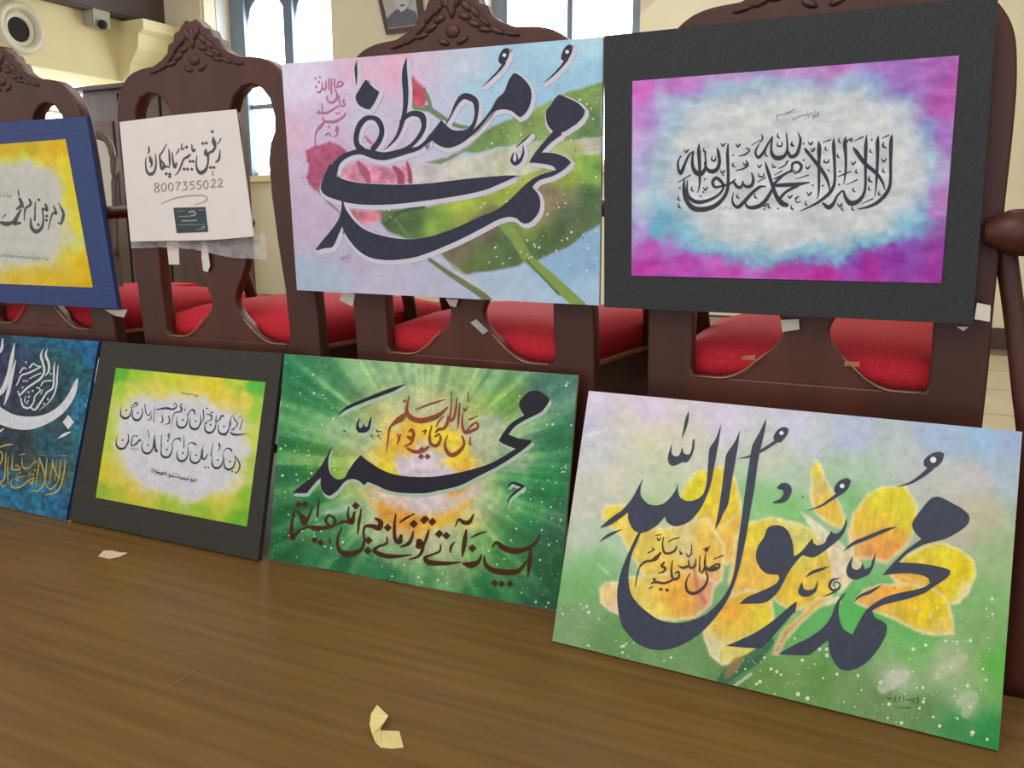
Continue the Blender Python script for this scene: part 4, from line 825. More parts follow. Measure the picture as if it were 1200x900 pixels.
I.sts([[(215, 330, 7), (236, 310, 12), (246, 330, 8), (212, 345, 5)], [(298, 322, 7), (306, 382, 8), (325, 400, 9), (345, 372, 5)], [(310, 435, 4), (340, 425, 8), (345, 395, 4)], [(366, 340, 4), (360, 450, 6)], [(374, 362, 6), (440, 350, 16), (500, 356, 14), (522, 332, 8), (508, 313, 6), (500, 335, 5)], [(418, 395, 6), (424, 440, 10), (402, 452, 5)], [(466, 405, 8), (470, 450, 11), (440, 466, 4)],
 [(540, 330, 6), (555, 350, 14), (550, 374, 12), (510, 382, 8), (492, 425, 5), (478, 492, 3)], [(600, 402, 6), (620, 365, 8), (642, 365, 14), (650, 395, 6)], [(690, 392, 4), (692, 462, 8)], [(708, 358, 8), (712, 420, 8), (700, 445, 6)], [(728, 390, 4), (765, 400, 12), (762, 432, 9), (735, 442, 5)], [(800, 400, 4), (800, 440, 8), (822, 432, 9), (840, 402, 12), (855, 410, 9)],
 [(905, 408, 6), (900, 475, 8)], [(912, 395, 3), (930, 430, 10), (950, 458, 8), (922, 495, 7), (905, 490, 4)], [(987, 428, 5), (965, 502, 8)], [(897, 520, 9), (920, 534, 17), (960, 536, 14), (1018, 528, 3)], [(918, 398, 3), (938, 380, 5)], [(950, 420, 3), (985, 402, 5)], [(900, 508, 4), (925, 500, 6)],
 [(184, 538, 5), (182, 590, 8), (165, 600, 6)], [(212, 550, 7), (203, 612, 9), (235, 602, 12), (262, 572, 12), (270, 585, 6)], [(320, 498, 5), (328, 560, 7)], [(366, 538, 6), (372, 640, 15), (385, 650, 9), (350, 600, 5)], [(416, 538, 6), (412, 620, 8)], [(462, 540, 16), (470, 555, 8), (458, 575, 5)], [(490, 602, 4), (505, 572, 7), (540, 562, 13), (548, 582, 7)], [(574, 543, 5), (572, 630, 8)], [(595, 610, 4), (622, 592, 8), (652, 602, 13), (660, 615, 5)],
 [(706, 618, 5), (703, 700, 13), (722, 705, 12), (740, 672, 6)], [(776, 600, 5), (762, 690, 9)], [(820, 605, 16), (826, 630, 8), (812, 648, 5)], [(848, 662, 4), (872, 632, 8), (905, 642, 13), (908, 660, 6)], [(935, 685, 6), (965, 745, 12), (955, 790, 8), (935, 805, 4)]])
I.dots([(222, 545), (240, 545), (555, 322), (722, 765), (745, 767), (912, 795), (938, 802), (735, 352), (770, 380), (580, 360), (730, 455), (865, 540), (470, 530), (822, 600), (460, 580)], 13)
strokes(I, pm, .0022, M['ink'], e, grow=-.12)
I = Ink().crop(120, 420, 6); scribble(I, 340, 792, 440, 815, 7, 32, 6, 3); scribble(I, 440, 815, 665, 860, 13, 36, 7, 4); scribble(I, 555, 240, 675, 262, 9, 16, 4, 6); scribble(I, 190, 630, 260, 640, 4, 14, 3, 9)
I.st([(350, 770, 4), (390, 800, 6), (450, 805, 6)])
stuff(K(I.build('small_lettering', pm, .0022, M['ink2'], None), e))

# ---- 7. green canvas
PG = [(333, 415), (677, 440), (655, 716), (315, 655)]; pg = low_plane((315, 655), (655, 716), 8)
e = painting('calligraphy_painting', pg, PG, 'green canvas with yellow sunburst, black lettering and brown script, lower row', None, None, None)
K(board('canvas', pg, PG, .008, M['edge'], None, -.0006), e)
def f_green(x, y):
    X, Y = fuzzy(x, y, 9, 26, 71)
    b = rbf(X, Y, [(335, 422, (36, 124, 80)), (355, 440, (42, 128, 78)), (385, 435, (80, 152, 96)), (345, 500, (38, 122, 66)), (330, 560, (36, 112, 62)), (320, 640, (28, 98, 54)), (340, 600, (30, 104, 56)), (380, 470, (60, 140, 84)), (400, 660, (36, 112, 64)), (450, 680, (48, 128, 78)), (430, 435, (120, 166, 116)), (480, 438, (134, 172, 126)), (520, 445, (136, 172, 116)), (580, 448, (110, 162, 112)), (640, 455, (82, 132, 110)), (668, 465, (74, 124, 106)), (660, 520, (52, 128, 84)), (640, 570, (44, 138, 76)), (650, 620, (52, 112, 78)), (640, 670, (46, 108, 66)), (645, 705, (40, 98, 64)), (570, 695, (44, 122, 66)), (500, 672, (94, 160, 96)), (600, 570, (64, 152, 84)), (590, 610, (90, 160, 86)), (560, 520, (170, 180, 150)), (575, 500, (166, 182, 150)), (560, 480, (158, 178, 90)), (520, 478, (190, 188, 130)), (500, 470, (180, 186, 130)), (540, 460, (150, 176, 116)), (475, 470, (170, 184, 128)), (480, 530, (216, 170, 90)), (452, 520, (226, 204, 50)), (440, 540, (222, 202, 60)), (460, 550, (222, 200, 60)), (495, 548, (206, 190, 200)), (475, 545, (208, 190, 196)), (525, 520, (224, 168, 56)), (540, 540, (228, 206, 60)), (510, 505, (220, 166, 80)), (480, 500, (224, 196, 100)), (500, 520, (224, 166, 50)),
      (480, 590, (206, 188, 190)), (455, 590, (228, 196, 90)), (465, 605, (224, 160, 70)), (445, 580, (228, 208, 80)), (490, 605, (212, 170, 110)), (520, 590, (208, 194, 180)), (545, 600, (226, 208, 60)), (550, 590, (214, 206, 120)), (500, 625, (196, 190, 150)), (400, 500, (130, 170, 124)), (420, 510, (150, 180, 120)), (395, 552, (140, 176, 70)), (370, 535, (70, 140, 60)), (430, 555, (170, 186, 120)), (420, 600, (120, 176, 110)), (440, 620, (150, 180, 130)), (390, 610, (70, 140, 84)), (420, 640, (60, 136, 80)), (600, 650, (60, 130, 66)), (560, 640, (110, 168, 90)), (530, 650, (150, 180, 120)), (570, 590, (150, 184, 120)), (600, 540, (150, 176, 140)), (590, 470, (120, 170, 80)), (360, 580, (34, 110, 60)), (470, 650, (110, 164, 104)), (620, 610, (50, 132, 76))], 2.1, 30)
    th = np.arctan2(y-560, x-495); rr = np.hypot((x-495)/60, (y-560)/68)+.22*fbm(x, y, 16, 75)
    b = blend(b, np.clip((1.75-rr)/.7, 0, 1)*.55, (206, 204, 168))
    warm = np.array([238, 212, 60.])*np.ones(x.shape+(1,)); o_ = np.clip(.5+.9*np.sin(th*1.0+2.2)*np.sin(th*2+.6), 0, 1)[..., None]
    warm = warm*(1-o_)+np.array([228, 160, 62.])*o_
    b = blend(b, np.clip((1.08-rr)/.2, 0, 1), (0, 0, 0))+warm*np.clip((1.08-rr)/.2, 0, 1)[..., None]
    b = blend(b, np.clip((.66-rr)/.2, 0, 1), (214, 200, 206))
    b = blend(b, stroke_mask(x, y, [(440, 578, 14), (480, 592, 16), (520, 594, 16), (560, 572, 12)], 10)*.8, (214, 200, 198))
    ang = np.arctan2(y-545, x-498); rad = np.hypot(x-498, y-545)
    ray_ = vnoise(ang*11+40, rad/160+3, 5)+.6*vnoise(ang*30+90, rad/110, 6)
    k_ = ray_*np.clip((rad-60)/60, 0, 1)*np.clip(1.3-(y-430)/330, .45, 1); b = b*(1+.3*k_)[..., None]; b = blend(b, np.clip(k_*1.3, 0, .75)*np.clip((260-rad)/160, 0, 1), (186, 210, 140))
    for t0, t1, w in ((195, 200, 3), ):
        b = blend(b, stroke_mask(x, y, [(335, 505, 2), (365, 515, 5), (390, 522, 3)], 3)*.5, (140, 186, 150))
    b = blend(b, stroke_mask(x, y, [(378, 602, 3), (400, 597, 8), (436, 588, 3)], 3)*.7, (172, 196, 172))
    return grain(x, y, b, .16, 7, 73)
K(painted_grid('painted_surface', pg, PG, 330, 270, f_green, M['paint'], None), e)
I = Ink().crop(0, 0, 1)
I.poly([(626.7, 457.5), (635, 460), (643.3, 467), (642.5, 472), (635, 482), (623.3, 488.3), (613.3, 493.3), (603.3, 500), (595.8, 509.2), (606.7, 513.3), (622.5, 515.8), (623.3, 518.3), (613.3, 526.7), (596.7, 538.3), (580, 548.3), (560, 558.3), (538.3, 569.2), (513.3, 575), (496.7, 578), (470, 577.5), (453.3, 574.2), (440, 568.3), (430.8, 564.7), (426.7, 568.7), (420, 563.3), (411.7, 561.3), (403.3, 565), (395, 575), (386.7, 581.2), (380, 578.3), (375.8, 570), (375.8, 560), (370, 565), (361.7, 575), (358.3, 578), (342.5, 577.5), (353.3, 568.3), (366.7, 558.3), (371.7, 551.7), (380, 540), (389.2, 522), (385, 536.7), (385, 548.3), (388.3, 556.7), (395, 561.7), (403.3, 560), (408.3, 551.7), (415, 541.7), (422.5, 533.3), (433.3, 541.7), (450, 551.7), (470, 557.5), (500, 559), (521.7, 556.7), (546.7, 551.7), (571.7, 544.2), (588.3, 535.8), (604.2, 525.8), (595, 522.5), (586.7, 518.3), (584.7, 515.8), (590, 506.7), (600, 495), (614.2, 486.7), (609.2, 478.3), (609.2, 470), (618.3, 460)], ang=60)
I.crop(320, 420, 6); I.st([(462, 390, 3), (530, 342, 22), (640, 295, 24), (750, 252, 28), (850, 215, 26), (925, 182, 2)])
I.poly([(610, 415), (590, 450), (583, 490), (600, 522), (650, 520), (680, 495), (690, 440), (690, 405), (672, 450), (665, 480), (645, 480), (638, 455), (628, 482), (612, 490), (602, 470)], ang=60)
I.st([(725, 500, 8), (735, 515, 8), (762, 510, 5)]); I.dots([(740, 545), (693, 545), (500, 512)], 14)
I.crop(480, 550, 6); I.st([(690, 122, 3), (720, 95, 14), (760, 105, 22), (800, 120, 18)]); I.st([(802, 118, 14), (745, 160, 14), (700, 205, 10), (688, 252, 2)])
stuff(K(I.build('lettering_halo', pg, .0005, M['halog'], None, grow=.9, dx=1.8, dy=3.2), e))
strokes(I, pg, .0010, M['black2'], e)
I = Ink().crop(320, 420, 6)
I.sts([[(958, 260, 4), (940, 340, 14), (945, 390, 28), (985, 425, 34), (1040, 438, 34), (1110, 422, 34), (1170, 395, 28), (1230, 340, 4)], [(940, 380, 10), (900, 420, 40), (850, 455, 22), (820, 490, 10), (808, 560, 8), (797, 655, 3)], [(996, 362, 3), (1100, 322, 12), (1210, 288, 3)],
 [(955, 515, 12), (975, 500, 16), (988, 535, 20), (968, 565, 22), (945, 548, 14)], [(985, 550, 16), (972, 590, 14), (922, 620, 4)], [(872, 530, 5), (886, 562, 11), (870, 602, 4)], [(886, 560, 8), (898, 533, 4)], [(1050, 515, 8), (1075, 505, 8), (1062, 535, 4)], [(915, 290, 3), (922, 305, 8), (938, 290, 5)]])
I.crop(480, 420, 6)
I.sts([[(333, 278, 4), (325, 350, 13), (308, 420, 15), (282, 432, 13), (290, 350, 7), (295, 230, 3)], [(352, 310, 4), (345, 400, 14), (338, 492, 3)], [(270, 400, 4), (265, 450, 18), (240, 492, 16), (205, 498, 18), (178, 522, 4)], [(185, 480, 5), (205, 440, 8), (240, 405, 5)], [(480, 403, 3), (415, 432, 9)], [(375, 380, 4), (368, 460, 12), (388, 518, 20), (430, 512, 20), (478, 485, 16), (472, 452, 12), (438, 468, 12), (398, 512, 8)],
 [(368, 545, 8), (382, 600, 16), (350, 652, 24), (292, 680, 28), (255, 640, 20), (248, 590, 10), (268, 540, 3)], [(155, 470, 4), (140, 540, 12), (148, 600, 20), (190, 612, 20), (216, 570, 14), (205, 532, 10), (178, 550, 12)], [(135, 620, 14), (90, 650, 22), (30, 655, 24), (-20, 630, 8)], [(378, 345, 4), (385, 368, 12), (405, 340, 5)], [(410, 238, 3), (412, 300, 7)], [(428, 548, 3), (422, 600, 10), (438, 606, 4)]])
I.dots([(80, 690), (125, 690), (85, 640)], 36)
strokes(I, pg, .0012, M['rust'], e, grow=.2)
I = Ink().crop(480, 550, 6)
I.sts([[(850, 560, 8), (842, 650, 24), (830, 762, 3)], [(525, 608, 4), (530, 660, 20), (570, 702, 32), (650, 722, 38), (740, 722, 32), (790, 690, 16), (820, 640, 4)], [(580, 548, 3), (610, 515, 20), (660, 552, 36), (740, 575, 34), (820, 558, 24), (880, 520, 13), (915, 458, 2)], [(375, 662, 12), (430, 672, 42), (482, 650, 24), (508, 598, 3)], [(398, 422, 4), (388, 490, 26), (378, 560, 22), (368, 615, 3)],
 [(320, 402, 3), (345, 352, 12), (378, 372, 26), (420, 370, 24), (452, 312, 3)], [(430, 480, 3), (480, 456, 9), (540, 436, 3)], [(218, 528, 4), (210, 575, 10), (150, 602, 10), (108, 622, 20), (130, 652, 34), (200, 660, 28), (280, 660, 18), (362, 652, 3)], [(318, 508, 3), (290, 545, 12), (286, 586, 5)], [(135, 423, 4), (122, 470, 16), (98, 535, 12), (88, 570, 18), (60, 612, 14), (-5, 634, 3)], [(62, 500, 40), (78, 530, 46), (52, 542, 36)], [(0, 330, 3), (30, 312, 8)]])
I.dots([(440, 555), (205, 455), (257, 466), (100, 358), (158, 370), (28, 382)], 46); I.dots([(595, 800), (645, 806), (705, 806)], 40)
I.crop(320, 550, 6)
I.sts([[(985, 433, 4), (975, 480, 14), (950, 522, 22), (893, 546, 3)], [(888, 376, 3), (930, 345, 12), (990, 313, 3)], [(862, 313, 4), (852, 400, 15), (858, 490, 22), (888, 508, 34), (900, 462, 16)], [(800, 473, 4), (795, 520, 12), (735, 545, 14), (712, 575, 24), (780, 606, 28), (860, 612, 22), (972, 600, 3)],
 [(718, 343, 10), (755, 370, 30), (745, 412, 34), (700, 400, 26), (650, 400, 14), (635, 440, 12), (640, 500, 12), (620, 560, 20), (560, 592, 34), (500, 592, 34), (462, 560, 24), (452, 490, 12), (482, 405, 3)], [(620, 278, 5), (602, 380, 15), (595, 457, 3)], [(532, 263, 4), (525, 330, 14), (552, 372, 32), (572, 298, 7)], [(540, 372, 20), (490, 368, 12), (440, 392, 4)],
 [(388, 318, 8), (430, 345, 14), (422, 395, 16), (350, 412, 24), (290, 412, 30), (238, 400, 10)], [(392, 322, 10), (368, 360, 14), (400, 400, 10)], [(320, 213, 5), (310, 332, 12)], [(278, 262, 4), (245, 340, 14), (215, 378, 28), (190, 320, 16), (162, 288, 8)], [(150, 278, 5), (130, 390, 16), (132, 485, 24), (172, 440, 14), (245, 398, 8)], [(395, 480, 4), (400, 525, 6)]])
I.dots([(988, 385), (805, 410), (670, 500), (665, 572), (580, 256)], 46); I.dots([(178, 246), (222, 246), (290, 497), (332, 516), (210, 340)], 38); I.dots([(1072, 350), (1120, 365), (1170, 450)], 40)
strokes(I, pg, .0012, M['umber'], e, grow=.35)
splat(pg, PG, 520, (316, 420, 676, 714), (.7, 3.2), M['dotw'], e, mask=lambda x, y: in_quad(PG)(x, y) and math.hypot(x-500, (y-560)*1.1) > 105 and (x < 400 or x > 590 or y > 600), seed=8, off=.0006)

# ---- 8. yellow flower canvas
PY = [(690, 458), (1198, 506), (1170, 880), (647, 751)]; py_ = low_plane((647, 751), (1170, 880), 17)
e = painting('calligraphy_painting', py_, PY, 'large canvas with yellow flower and slate black lettering, front right of table', None, None, None)
K(board('canvas', py_, PY, .008, M['edge'], None, -.0006), e)
PETALS = [
 ([(838, 547), (818, 551), (802, 566), (796, 582), (797, 598), (815, 606), (822, 640), (850, 664), (868, 650), (872, 620), (868, 590), (862, 560), (850, 545)], [(812, 575, (208, 196, 50)), (850, 570, (216, 192, 60)), (840, 620, (214, 178, 70)), (862, 640, (214, 170, 80))]),
 ([(704, 600), (712, 592), (732, 590), (744, 602), (748, 620), (780, 618), (830, 606), (850, 640), (846, 680), (820, 700), (790, 690), (760, 682), (738, 652), (728, 628), (712, 616)], [(712, 600, (216, 194, 60)), (735, 610, (212, 186, 90)), (770, 630, (216, 190, 90)), (800, 640, (204, 190, 130)), (830, 640, (216, 178, 80)), (790, 670, (214, 176, 70)), (835, 690, (206, 160, 110))]),
 ([(702, 690), (708, 681), (730, 680), (736, 674), (760, 672), (800, 668), (838, 680), (834, 708), (815, 724), (790, 730), (765, 724), (748, 712), (728, 724), (714, 718), (703, 706)], [(712, 695, (216, 190, 130)), (722, 712, (216, 180, 160)), (750, 690, (216, 190, 90)), (785, 695, (220, 168, 70)), (800, 700, (220, 160, 60)), (770, 715, (214, 196, 90)), (830, 700, (200, 140, 110)), (755, 680, (214, 194, 100))]),
 ([(822, 742), (840, 712), (856, 694), (884, 688), (905, 704), (908, 730), (902, 755), (888, 770), (862, 778), (846, 780), (832, 768), (825, 752)], [(860, 715, (222, 160, 60)), (850, 735, (222, 186, 70)), (895, 725, (214, 194, 60)), (875, 705, (220, 176, 60)), (850, 765, (206, 194, 110)), (880, 762, (206, 196, 100)), (835, 755, (206, 196, 160))]),
 ([(862, 625), (878, 611), (905, 606), (936, 612), (958, 624), (974, 645), (980, 675), (974, 700), (950, 712), (925, 716), (905, 702), (878, 692), (858, 700), (852, 680), (858, 650)], [(885, 625, (212, 192, 60)), (935, 625, (204, 194, 110)), (900, 680, (216, 178, 70)), (880, 690, (220, 170, 80)), (960, 670, (210, 176, 70)), (935, 690, (212, 180, 60)), (945, 650, (208, 196, 90)), (870, 660, (216, 176, 80))]),
 ([(955, 537), (962, 545), (968, 560), (984, 586), (992, 606), (990, 622), (972, 616), (956, 600), (948, 582), (950, 558)], [(957, 545, (212, 196, 40)), (975, 590, (214, 176, 70)), (965, 570, (206, 180, 110)), (985, 610, (214, 186, 70))]),
 ([(996, 655), (994, 620), (1000, 600), (1014, 580), (1034, 569), (1062, 568), (1074, 590), (1076, 618), (1062, 642), (1040, 660), (1018, 655)], [(1030, 585, (206, 192, 50)), (1010, 610, (214, 180, 60)), (1060, 600, (204, 192, 50)), (1040, 640, (216, 150, 70)), (1020, 648, (208, 140, 80)), (1000, 640, (214, 186, 120))]),
 ([(1042, 668), (1062, 650), (1085, 638), (1104, 635), (1122, 642), (1142, 656), (1144, 672), (1138, 694), (1124, 708), (1112, 709), (1092, 698), (1066, 690), (1048, 682)], [(1070, 655, (210, 190, 60)), (1105, 650, (212, 196, 50)), (1125, 670, (212, 190, 20)), (1110, 690, (210, 186, 30)), (1065, 680, (216, 168, 70)), (1130, 700, (206, 196, 150)), (1060, 675, (214, 150, 60))]),
 ([(1000, 706), (1012, 690), (1034, 684), (1070, 684), (1095, 690), (1112, 706), (1118, 728), (1119, 743), (1098, 746), (1070, 738), (1042, 724), (1020, 716)], [(1040, 690, (218, 156, 60)), (1020, 700, (214, 160, 80)), (1060, 715, (212, 176, 40)), (1090, 715, (216, 190, 20)), (1100, 735, (212, 186, 90)), (1050, 722, (214, 180, 90))]),
 ([(905, 768), (916, 740), (935, 720), (958, 700), (975, 700), (958, 715), (938, 730), (922, 752), (914, 770)], [(930, 730, (190, 150, 80)), (960, 705, (200, 160, 60)), (912, 760, (186, 140, 80))]),
 ([(985, 706), (960, 712), (990, 690), (1006, 672), (1012, 660), (1000, 650), (975, 628), (950, 605), (940, 600), (948, 615), (972, 650), (980, 690)], [(985, 670, (204, 192, 170)), (960, 620, (206, 196, 170)), (1005, 690, (206, 190, 110))]),
]
def f_yel(x, y):
    X, Y = fuzzy(x, y, 9, 40, 81)
    b = rbf(X, Y, [(700, 470, (208, 198, 214)), (760, 480, (212, 196, 214)), (850, 490, (208, 198, 214)), (930, 500, (200, 196, 214)), (1000, 508, (178, 186, 208)), (1100, 515, (160, 180, 206)), (1190, 520, (156, 172, 204)), (1150, 520, (150, 182, 208)), (1190, 560, (166, 182, 190)), (690, 510, (196, 192, 208)), (700, 540, (196, 198, 196)), (740, 500, (206, 200, 190)), (760, 520, (206, 204, 170)), (690, 585, (198, 196, 182)), (800, 520, (206, 200, 180)), (720, 560, (206, 200, 176)), (770, 560, (188, 200, 168)), (740, 560, (200, 202, 176)), (690, 630, (188, 198, 176)), (700, 660, (128, 184, 116)), (720, 640, (170, 196, 160)), (680, 690, (120, 172, 104)), (665, 730, (126, 160, 108)), (720, 750, (104, 148, 84)), (800, 775, (112, 152, 96)), (830, 760, (112, 152, 90)), (900, 540, (194, 200, 178)), (950, 520, (188, 194, 198)), (940, 560, (176, 196, 168)), (890, 590, (140, 194, 128)), (925, 590, (126, 188, 112)), (1000, 560, (180, 192, 176)), (1000, 580, (128, 186, 118)), (990, 560, (160, 192, 150)), (1060, 540, (184, 192, 186)), (1100, 560, (190, 190, 180)), (1140, 560, (194, 188, 184)), (1150, 600, (186, 180, 150)), (1120, 620, (190, 182, 160)), (1170, 640, (160, 178, 132)), (1150, 700, (128, 174, 106)), (1165, 660, (150, 178, 124)), (1150, 750, (126, 166, 104)), (1165, 780, (92, 172, 66)), (1150, 810, (110, 170, 86)), (1160, 850, (44, 140, 66)), (1120, 850, (60, 140, 76)), (1160, 875, (40, 136, 64)), (1080, 835, (100, 140, 78)), (1030, 820, (108, 140, 82)), (1050, 795, (170, 186, 150)), (1110, 780, (170, 184, 140)), (1130, 820, (164, 182, 140)), (1140, 800, (150, 180, 120)), (1060, 770, (124, 176, 98)), (1070, 750, (104, 178, 92)), (1010, 725, (84, 178, 84)), (960, 795, (98, 142, 74)), (900, 800, (106, 146, 72)), (930, 780, (116, 156, 88)), (860, 790, (90, 130, 76)), (960, 730, (100, 176, 96)), (930, 740, (98, 170, 92)), (1000, 800, (112, 150, 88)), (910, 710, (110, 180, 100)), (760, 600, (160, 196, 140)), (780, 600, (190, 200, 160))], 1.7, 120)
    wx_, wy_ = x+2.5*fbm(x, y, 24, 91), y+2.5*fbm(x, y, 24, 92)
    for P, cols in PETALS:
        a, sd = inside(wx_, wy_, P, 1.6)
        c = grain(x, y, rbf(X, Y, cols, 1.6, 60)*np.array([1.05, 1.05, 1.0]), .10, 9, 95)
        rim = np.clip(1-(sd-.5)/5.0, 0, 1)*.75; c = blend(c, rim, (228, 220, 190)); c = c*(1+.10*vnoise(x/3.5+y/30, y/14-x/60, 97))[..., None]
        b = blend(b, a, c)
    for P, c, al in (([(846, 798, 12), (862, 784, 16), (885, 770, 16), (903, 752, 8)], (52, 104, 72), .9), ([(852, 792, 8), (862, 778, 12), (870, 772, 6)], (150, 120, 80), .8), ([(858, 806, 3), (880, 790, 3)], (220, 226, 214), .8),
                     ([(812, 660, 3), (818, 690, 6), (826, 705, 5)], (190, 110, 96), .7), ([(800, 600, 3), (808, 640, 6), (812, 660, 4)], (216, 196, 160), .6), ([(838, 640, 2), (845, 620, 4), (862, 605, 3)], (220, 206, 150), .6), ([(700, 660, 2), (712, 672, 3)], (200, 214, 180), .7),
                     ([(690, 510, 4), (712, 503, 3)], (222, 220, 226), .7), ([(1035, 806, 14), (1048, 796, 20), (1062, 790, 10)], (196, 196, 180), .7), ([(1098, 792, 10), (1112, 782, 16), (1130, 770, 10)], (186, 190, 160), .6), ([(1125, 822, 10), (1138, 818, 18), (1132, 836, 12)], (186, 196, 166), .6),
                     ([(1035, 672, 2), (1060, 677, 3), (1085, 686, 3)], (228, 190, 130), .7), ([(962, 700, 2), (930, 722, 3), (912, 752, 3)], (214, 190, 130), .6)):
        b = blend(b, stroke_mask(x, y, P, 2.5)*al, c)
    return grain(x, y, b*1.03, .07, 9, 83)
K(painted_grid('painted_surface', py_, PY, 400, 300, f_yel, M['paint'], None), e)
I = Ink().crop(0, 0, 1)
I.st([(807, 482.5, .6), (805, 491, 3.6), (802.5, 502, 3), (799.3, 512.5, .6)])
I.crop(640, 450, 6); I.poly([(888, 415), (870, 460), (855, 520), (865, 560), (895, 575), (935, 560), (960, 548), (990, 548), (1020, 510), (1040, 450), (1042, 382), (1030, 400), (1025, 450), (1010, 490), (985, 495), (965, 480), (955, 443), (945, 480), (930, 505), (900, 505), (880, 480)], ang=60)
I.crop(0, 0, 1)
I.poly([(845.3, 497), (838.3, 515), (831.7, 525), (830, 540), (828.3, 563), (826, 574), (823.3, 580), (815, 585.8), (805, 587), (797.5, 583.3), (794.7, 576.7), (794.2, 567), (791.7, 574.2), (786.7, 581.7), (780, 588.3), (771.7, 592), (761.7, 591.3), (755, 586.7), (750.8, 580), (750.8, 570), (754.2, 560), (748.3, 570), (740, 585), (728.3, 598.3), (718.3, 605), (702.5, 618.7), (713.3, 615.8), (726.7, 607.5), (735.8, 600), (736.7, 610), (741.7, 620), (748.3, 624.2), (756.7, 623.3), (768.3, 616.7), (775, 610), (779.2, 605), (781.7, 611.7), (788.3, 615.8), (795, 616.3), (806.7, 611.7), (816.7, 601.7), (824, 590), (832.5, 568.3), (837.5, 543.3), (841.7, 520)], ang=60)
I.poly([(867, 504), (860.8, 518.3), (851.7, 531.7), (849.2, 545), (845.8, 573.3), (841.7, 600), (837.5, 621), (843.3, 611.7), (847.5, 601.7), (853.3, 590), (857.5, 563.3), (861.7, 540), (865, 520)], ang=60)
I.poly([(897.8, 490), (890, 506.7), (882.5, 520), (880, 530), (875.8, 556.7), (871.7, 586.7), (869.2, 605), (865.8, 630), (862.5, 655), (859.2, 675), (851.7, 693.3), (841.7, 706.7), (830, 718), (823.3, 722), (806.7, 728.3), (790, 730), (773.3, 726.7), (760, 718.3), (748.3, 708.3), (740, 696.7), (736.7, 683.3), (736.7, 666.7), (740.8, 648.3), (746.7, 635), (751, 624), (748, 624.2), (740, 640), (733.3, 655), (726.7, 673.3), (723.3, 693.3), (724.2, 713.3), (728.3, 731.7), (733.4, 740), (746, 753.3), (762.7, 760.6), (779.4, 761.4), (794, 757.4), (810.7, 749), (825.3, 737.6), (837.8, 724), (850, 706.7), (858.3, 690), (865, 670), (870, 650), (875, 625), (879, 600), (884.2, 570), (888.3, 540), (892.5, 520), (896.5, 503)], ang=60)
I.crop(820, 470, 6)
I.st([(272, 404, 2), (350, 388, 14), (440, 345, 20), (535, 285, 22)]); I.poly([(600, 183), (625, 195), (615, 235), (570, 290), (530, 290), (518, 260), (530, 225), (565, 190)])
I.poly([(540, 612), (570, 580), (610, 576), (640, 600), (645, 640), (620, 690), (580, 715), (515, 718), (520, 707), (560, 690), (588, 655), (585, 625), (562, 620)], ang=70)
I.poly([(1040, 540), (1062, 560), (1045, 610), (1000, 655), (965, 660), (945, 630), (955, 590), (990, 555)]); I.st([(980, 650, 26), (920, 692, 18), (850, 737, 12), (755, 771, 2)])
I.crop(1000, 480, 6); I.poly([(605, 297), (638, 310), (625, 360), (580, 405), (530, 415), (495, 390), (500, 350), (550, 310)]); I.st([(550, 408, 36), (480, 466, 26), (400, 515, 16), (303, 544, 2)])
I.crop(820, 600, 6)
I.poly([(540, 93), (590, 105), (630, 150), (655, 230), (661, 312), (700, 290), (740, 250), (770, 210), (797, 182), (795, 215), (830, 235), (880, 215), (895, 180), (930, 130), (935, 150), (970, 150), (1000, 120), (1020, 80), (1030, 45), (1035, 70), (1020, 130), (980, 190), (920, 240), (860, 285), (800, 318), (745, 310), (720, 305), (660, 370), (620, 430), (590, 490), (550, 560), (500, 610), (440, 640), (278, 646), (330, 600), (400, 570), (480, 535), (540, 500), (560, 465), (545, 440), (500, 438), (450, 420), (410, 370), (395, 310), (410, 240), (450, 180), (480, 110)], ang=60)
I.poly([(720, 490), (700, 530), (693, 565), (715, 592), (750, 595), (790, 580), (820, 550), (835, 475), (815, 520), (800, 540), (760, 550), (730, 540)], ang=60)
I.st([(1010, 275, 2), (1080, 222, 22), (1180, 180, 26), (1300, 130, 24), (1385, 102, 2)]); I.st([(745, 458, 3), (790, 425, 20), (860, 400, 18), (908, 382, 3)]); I.st([(1085, 630, 2), (1130, 590, 16), (1200, 560, 22), (1280, 513, 2)])
I.st([(980, 465, 6), (930, 480, 16), (912, 520, 18), (935, 550, 16), (975, 540, 14), (985, 505, 10), (950, 492, 8), (938, 520, 8)]); I.st([(968, 545, 14), (920, 575, 10), (860, 594, 2)])
I.crop(0, 0, 1)
I.poly([(999.5, 651), (993, 663), (992, 672), (997, 678), (1004, 679), (1012, 676), (1019, 672), (1024, 662), (1026.5, 647.5), (1022, 657), (1020, 664), (1013, 667), (1011, 659), (1008, 666), (1003, 668), (998, 664)], ang=60)
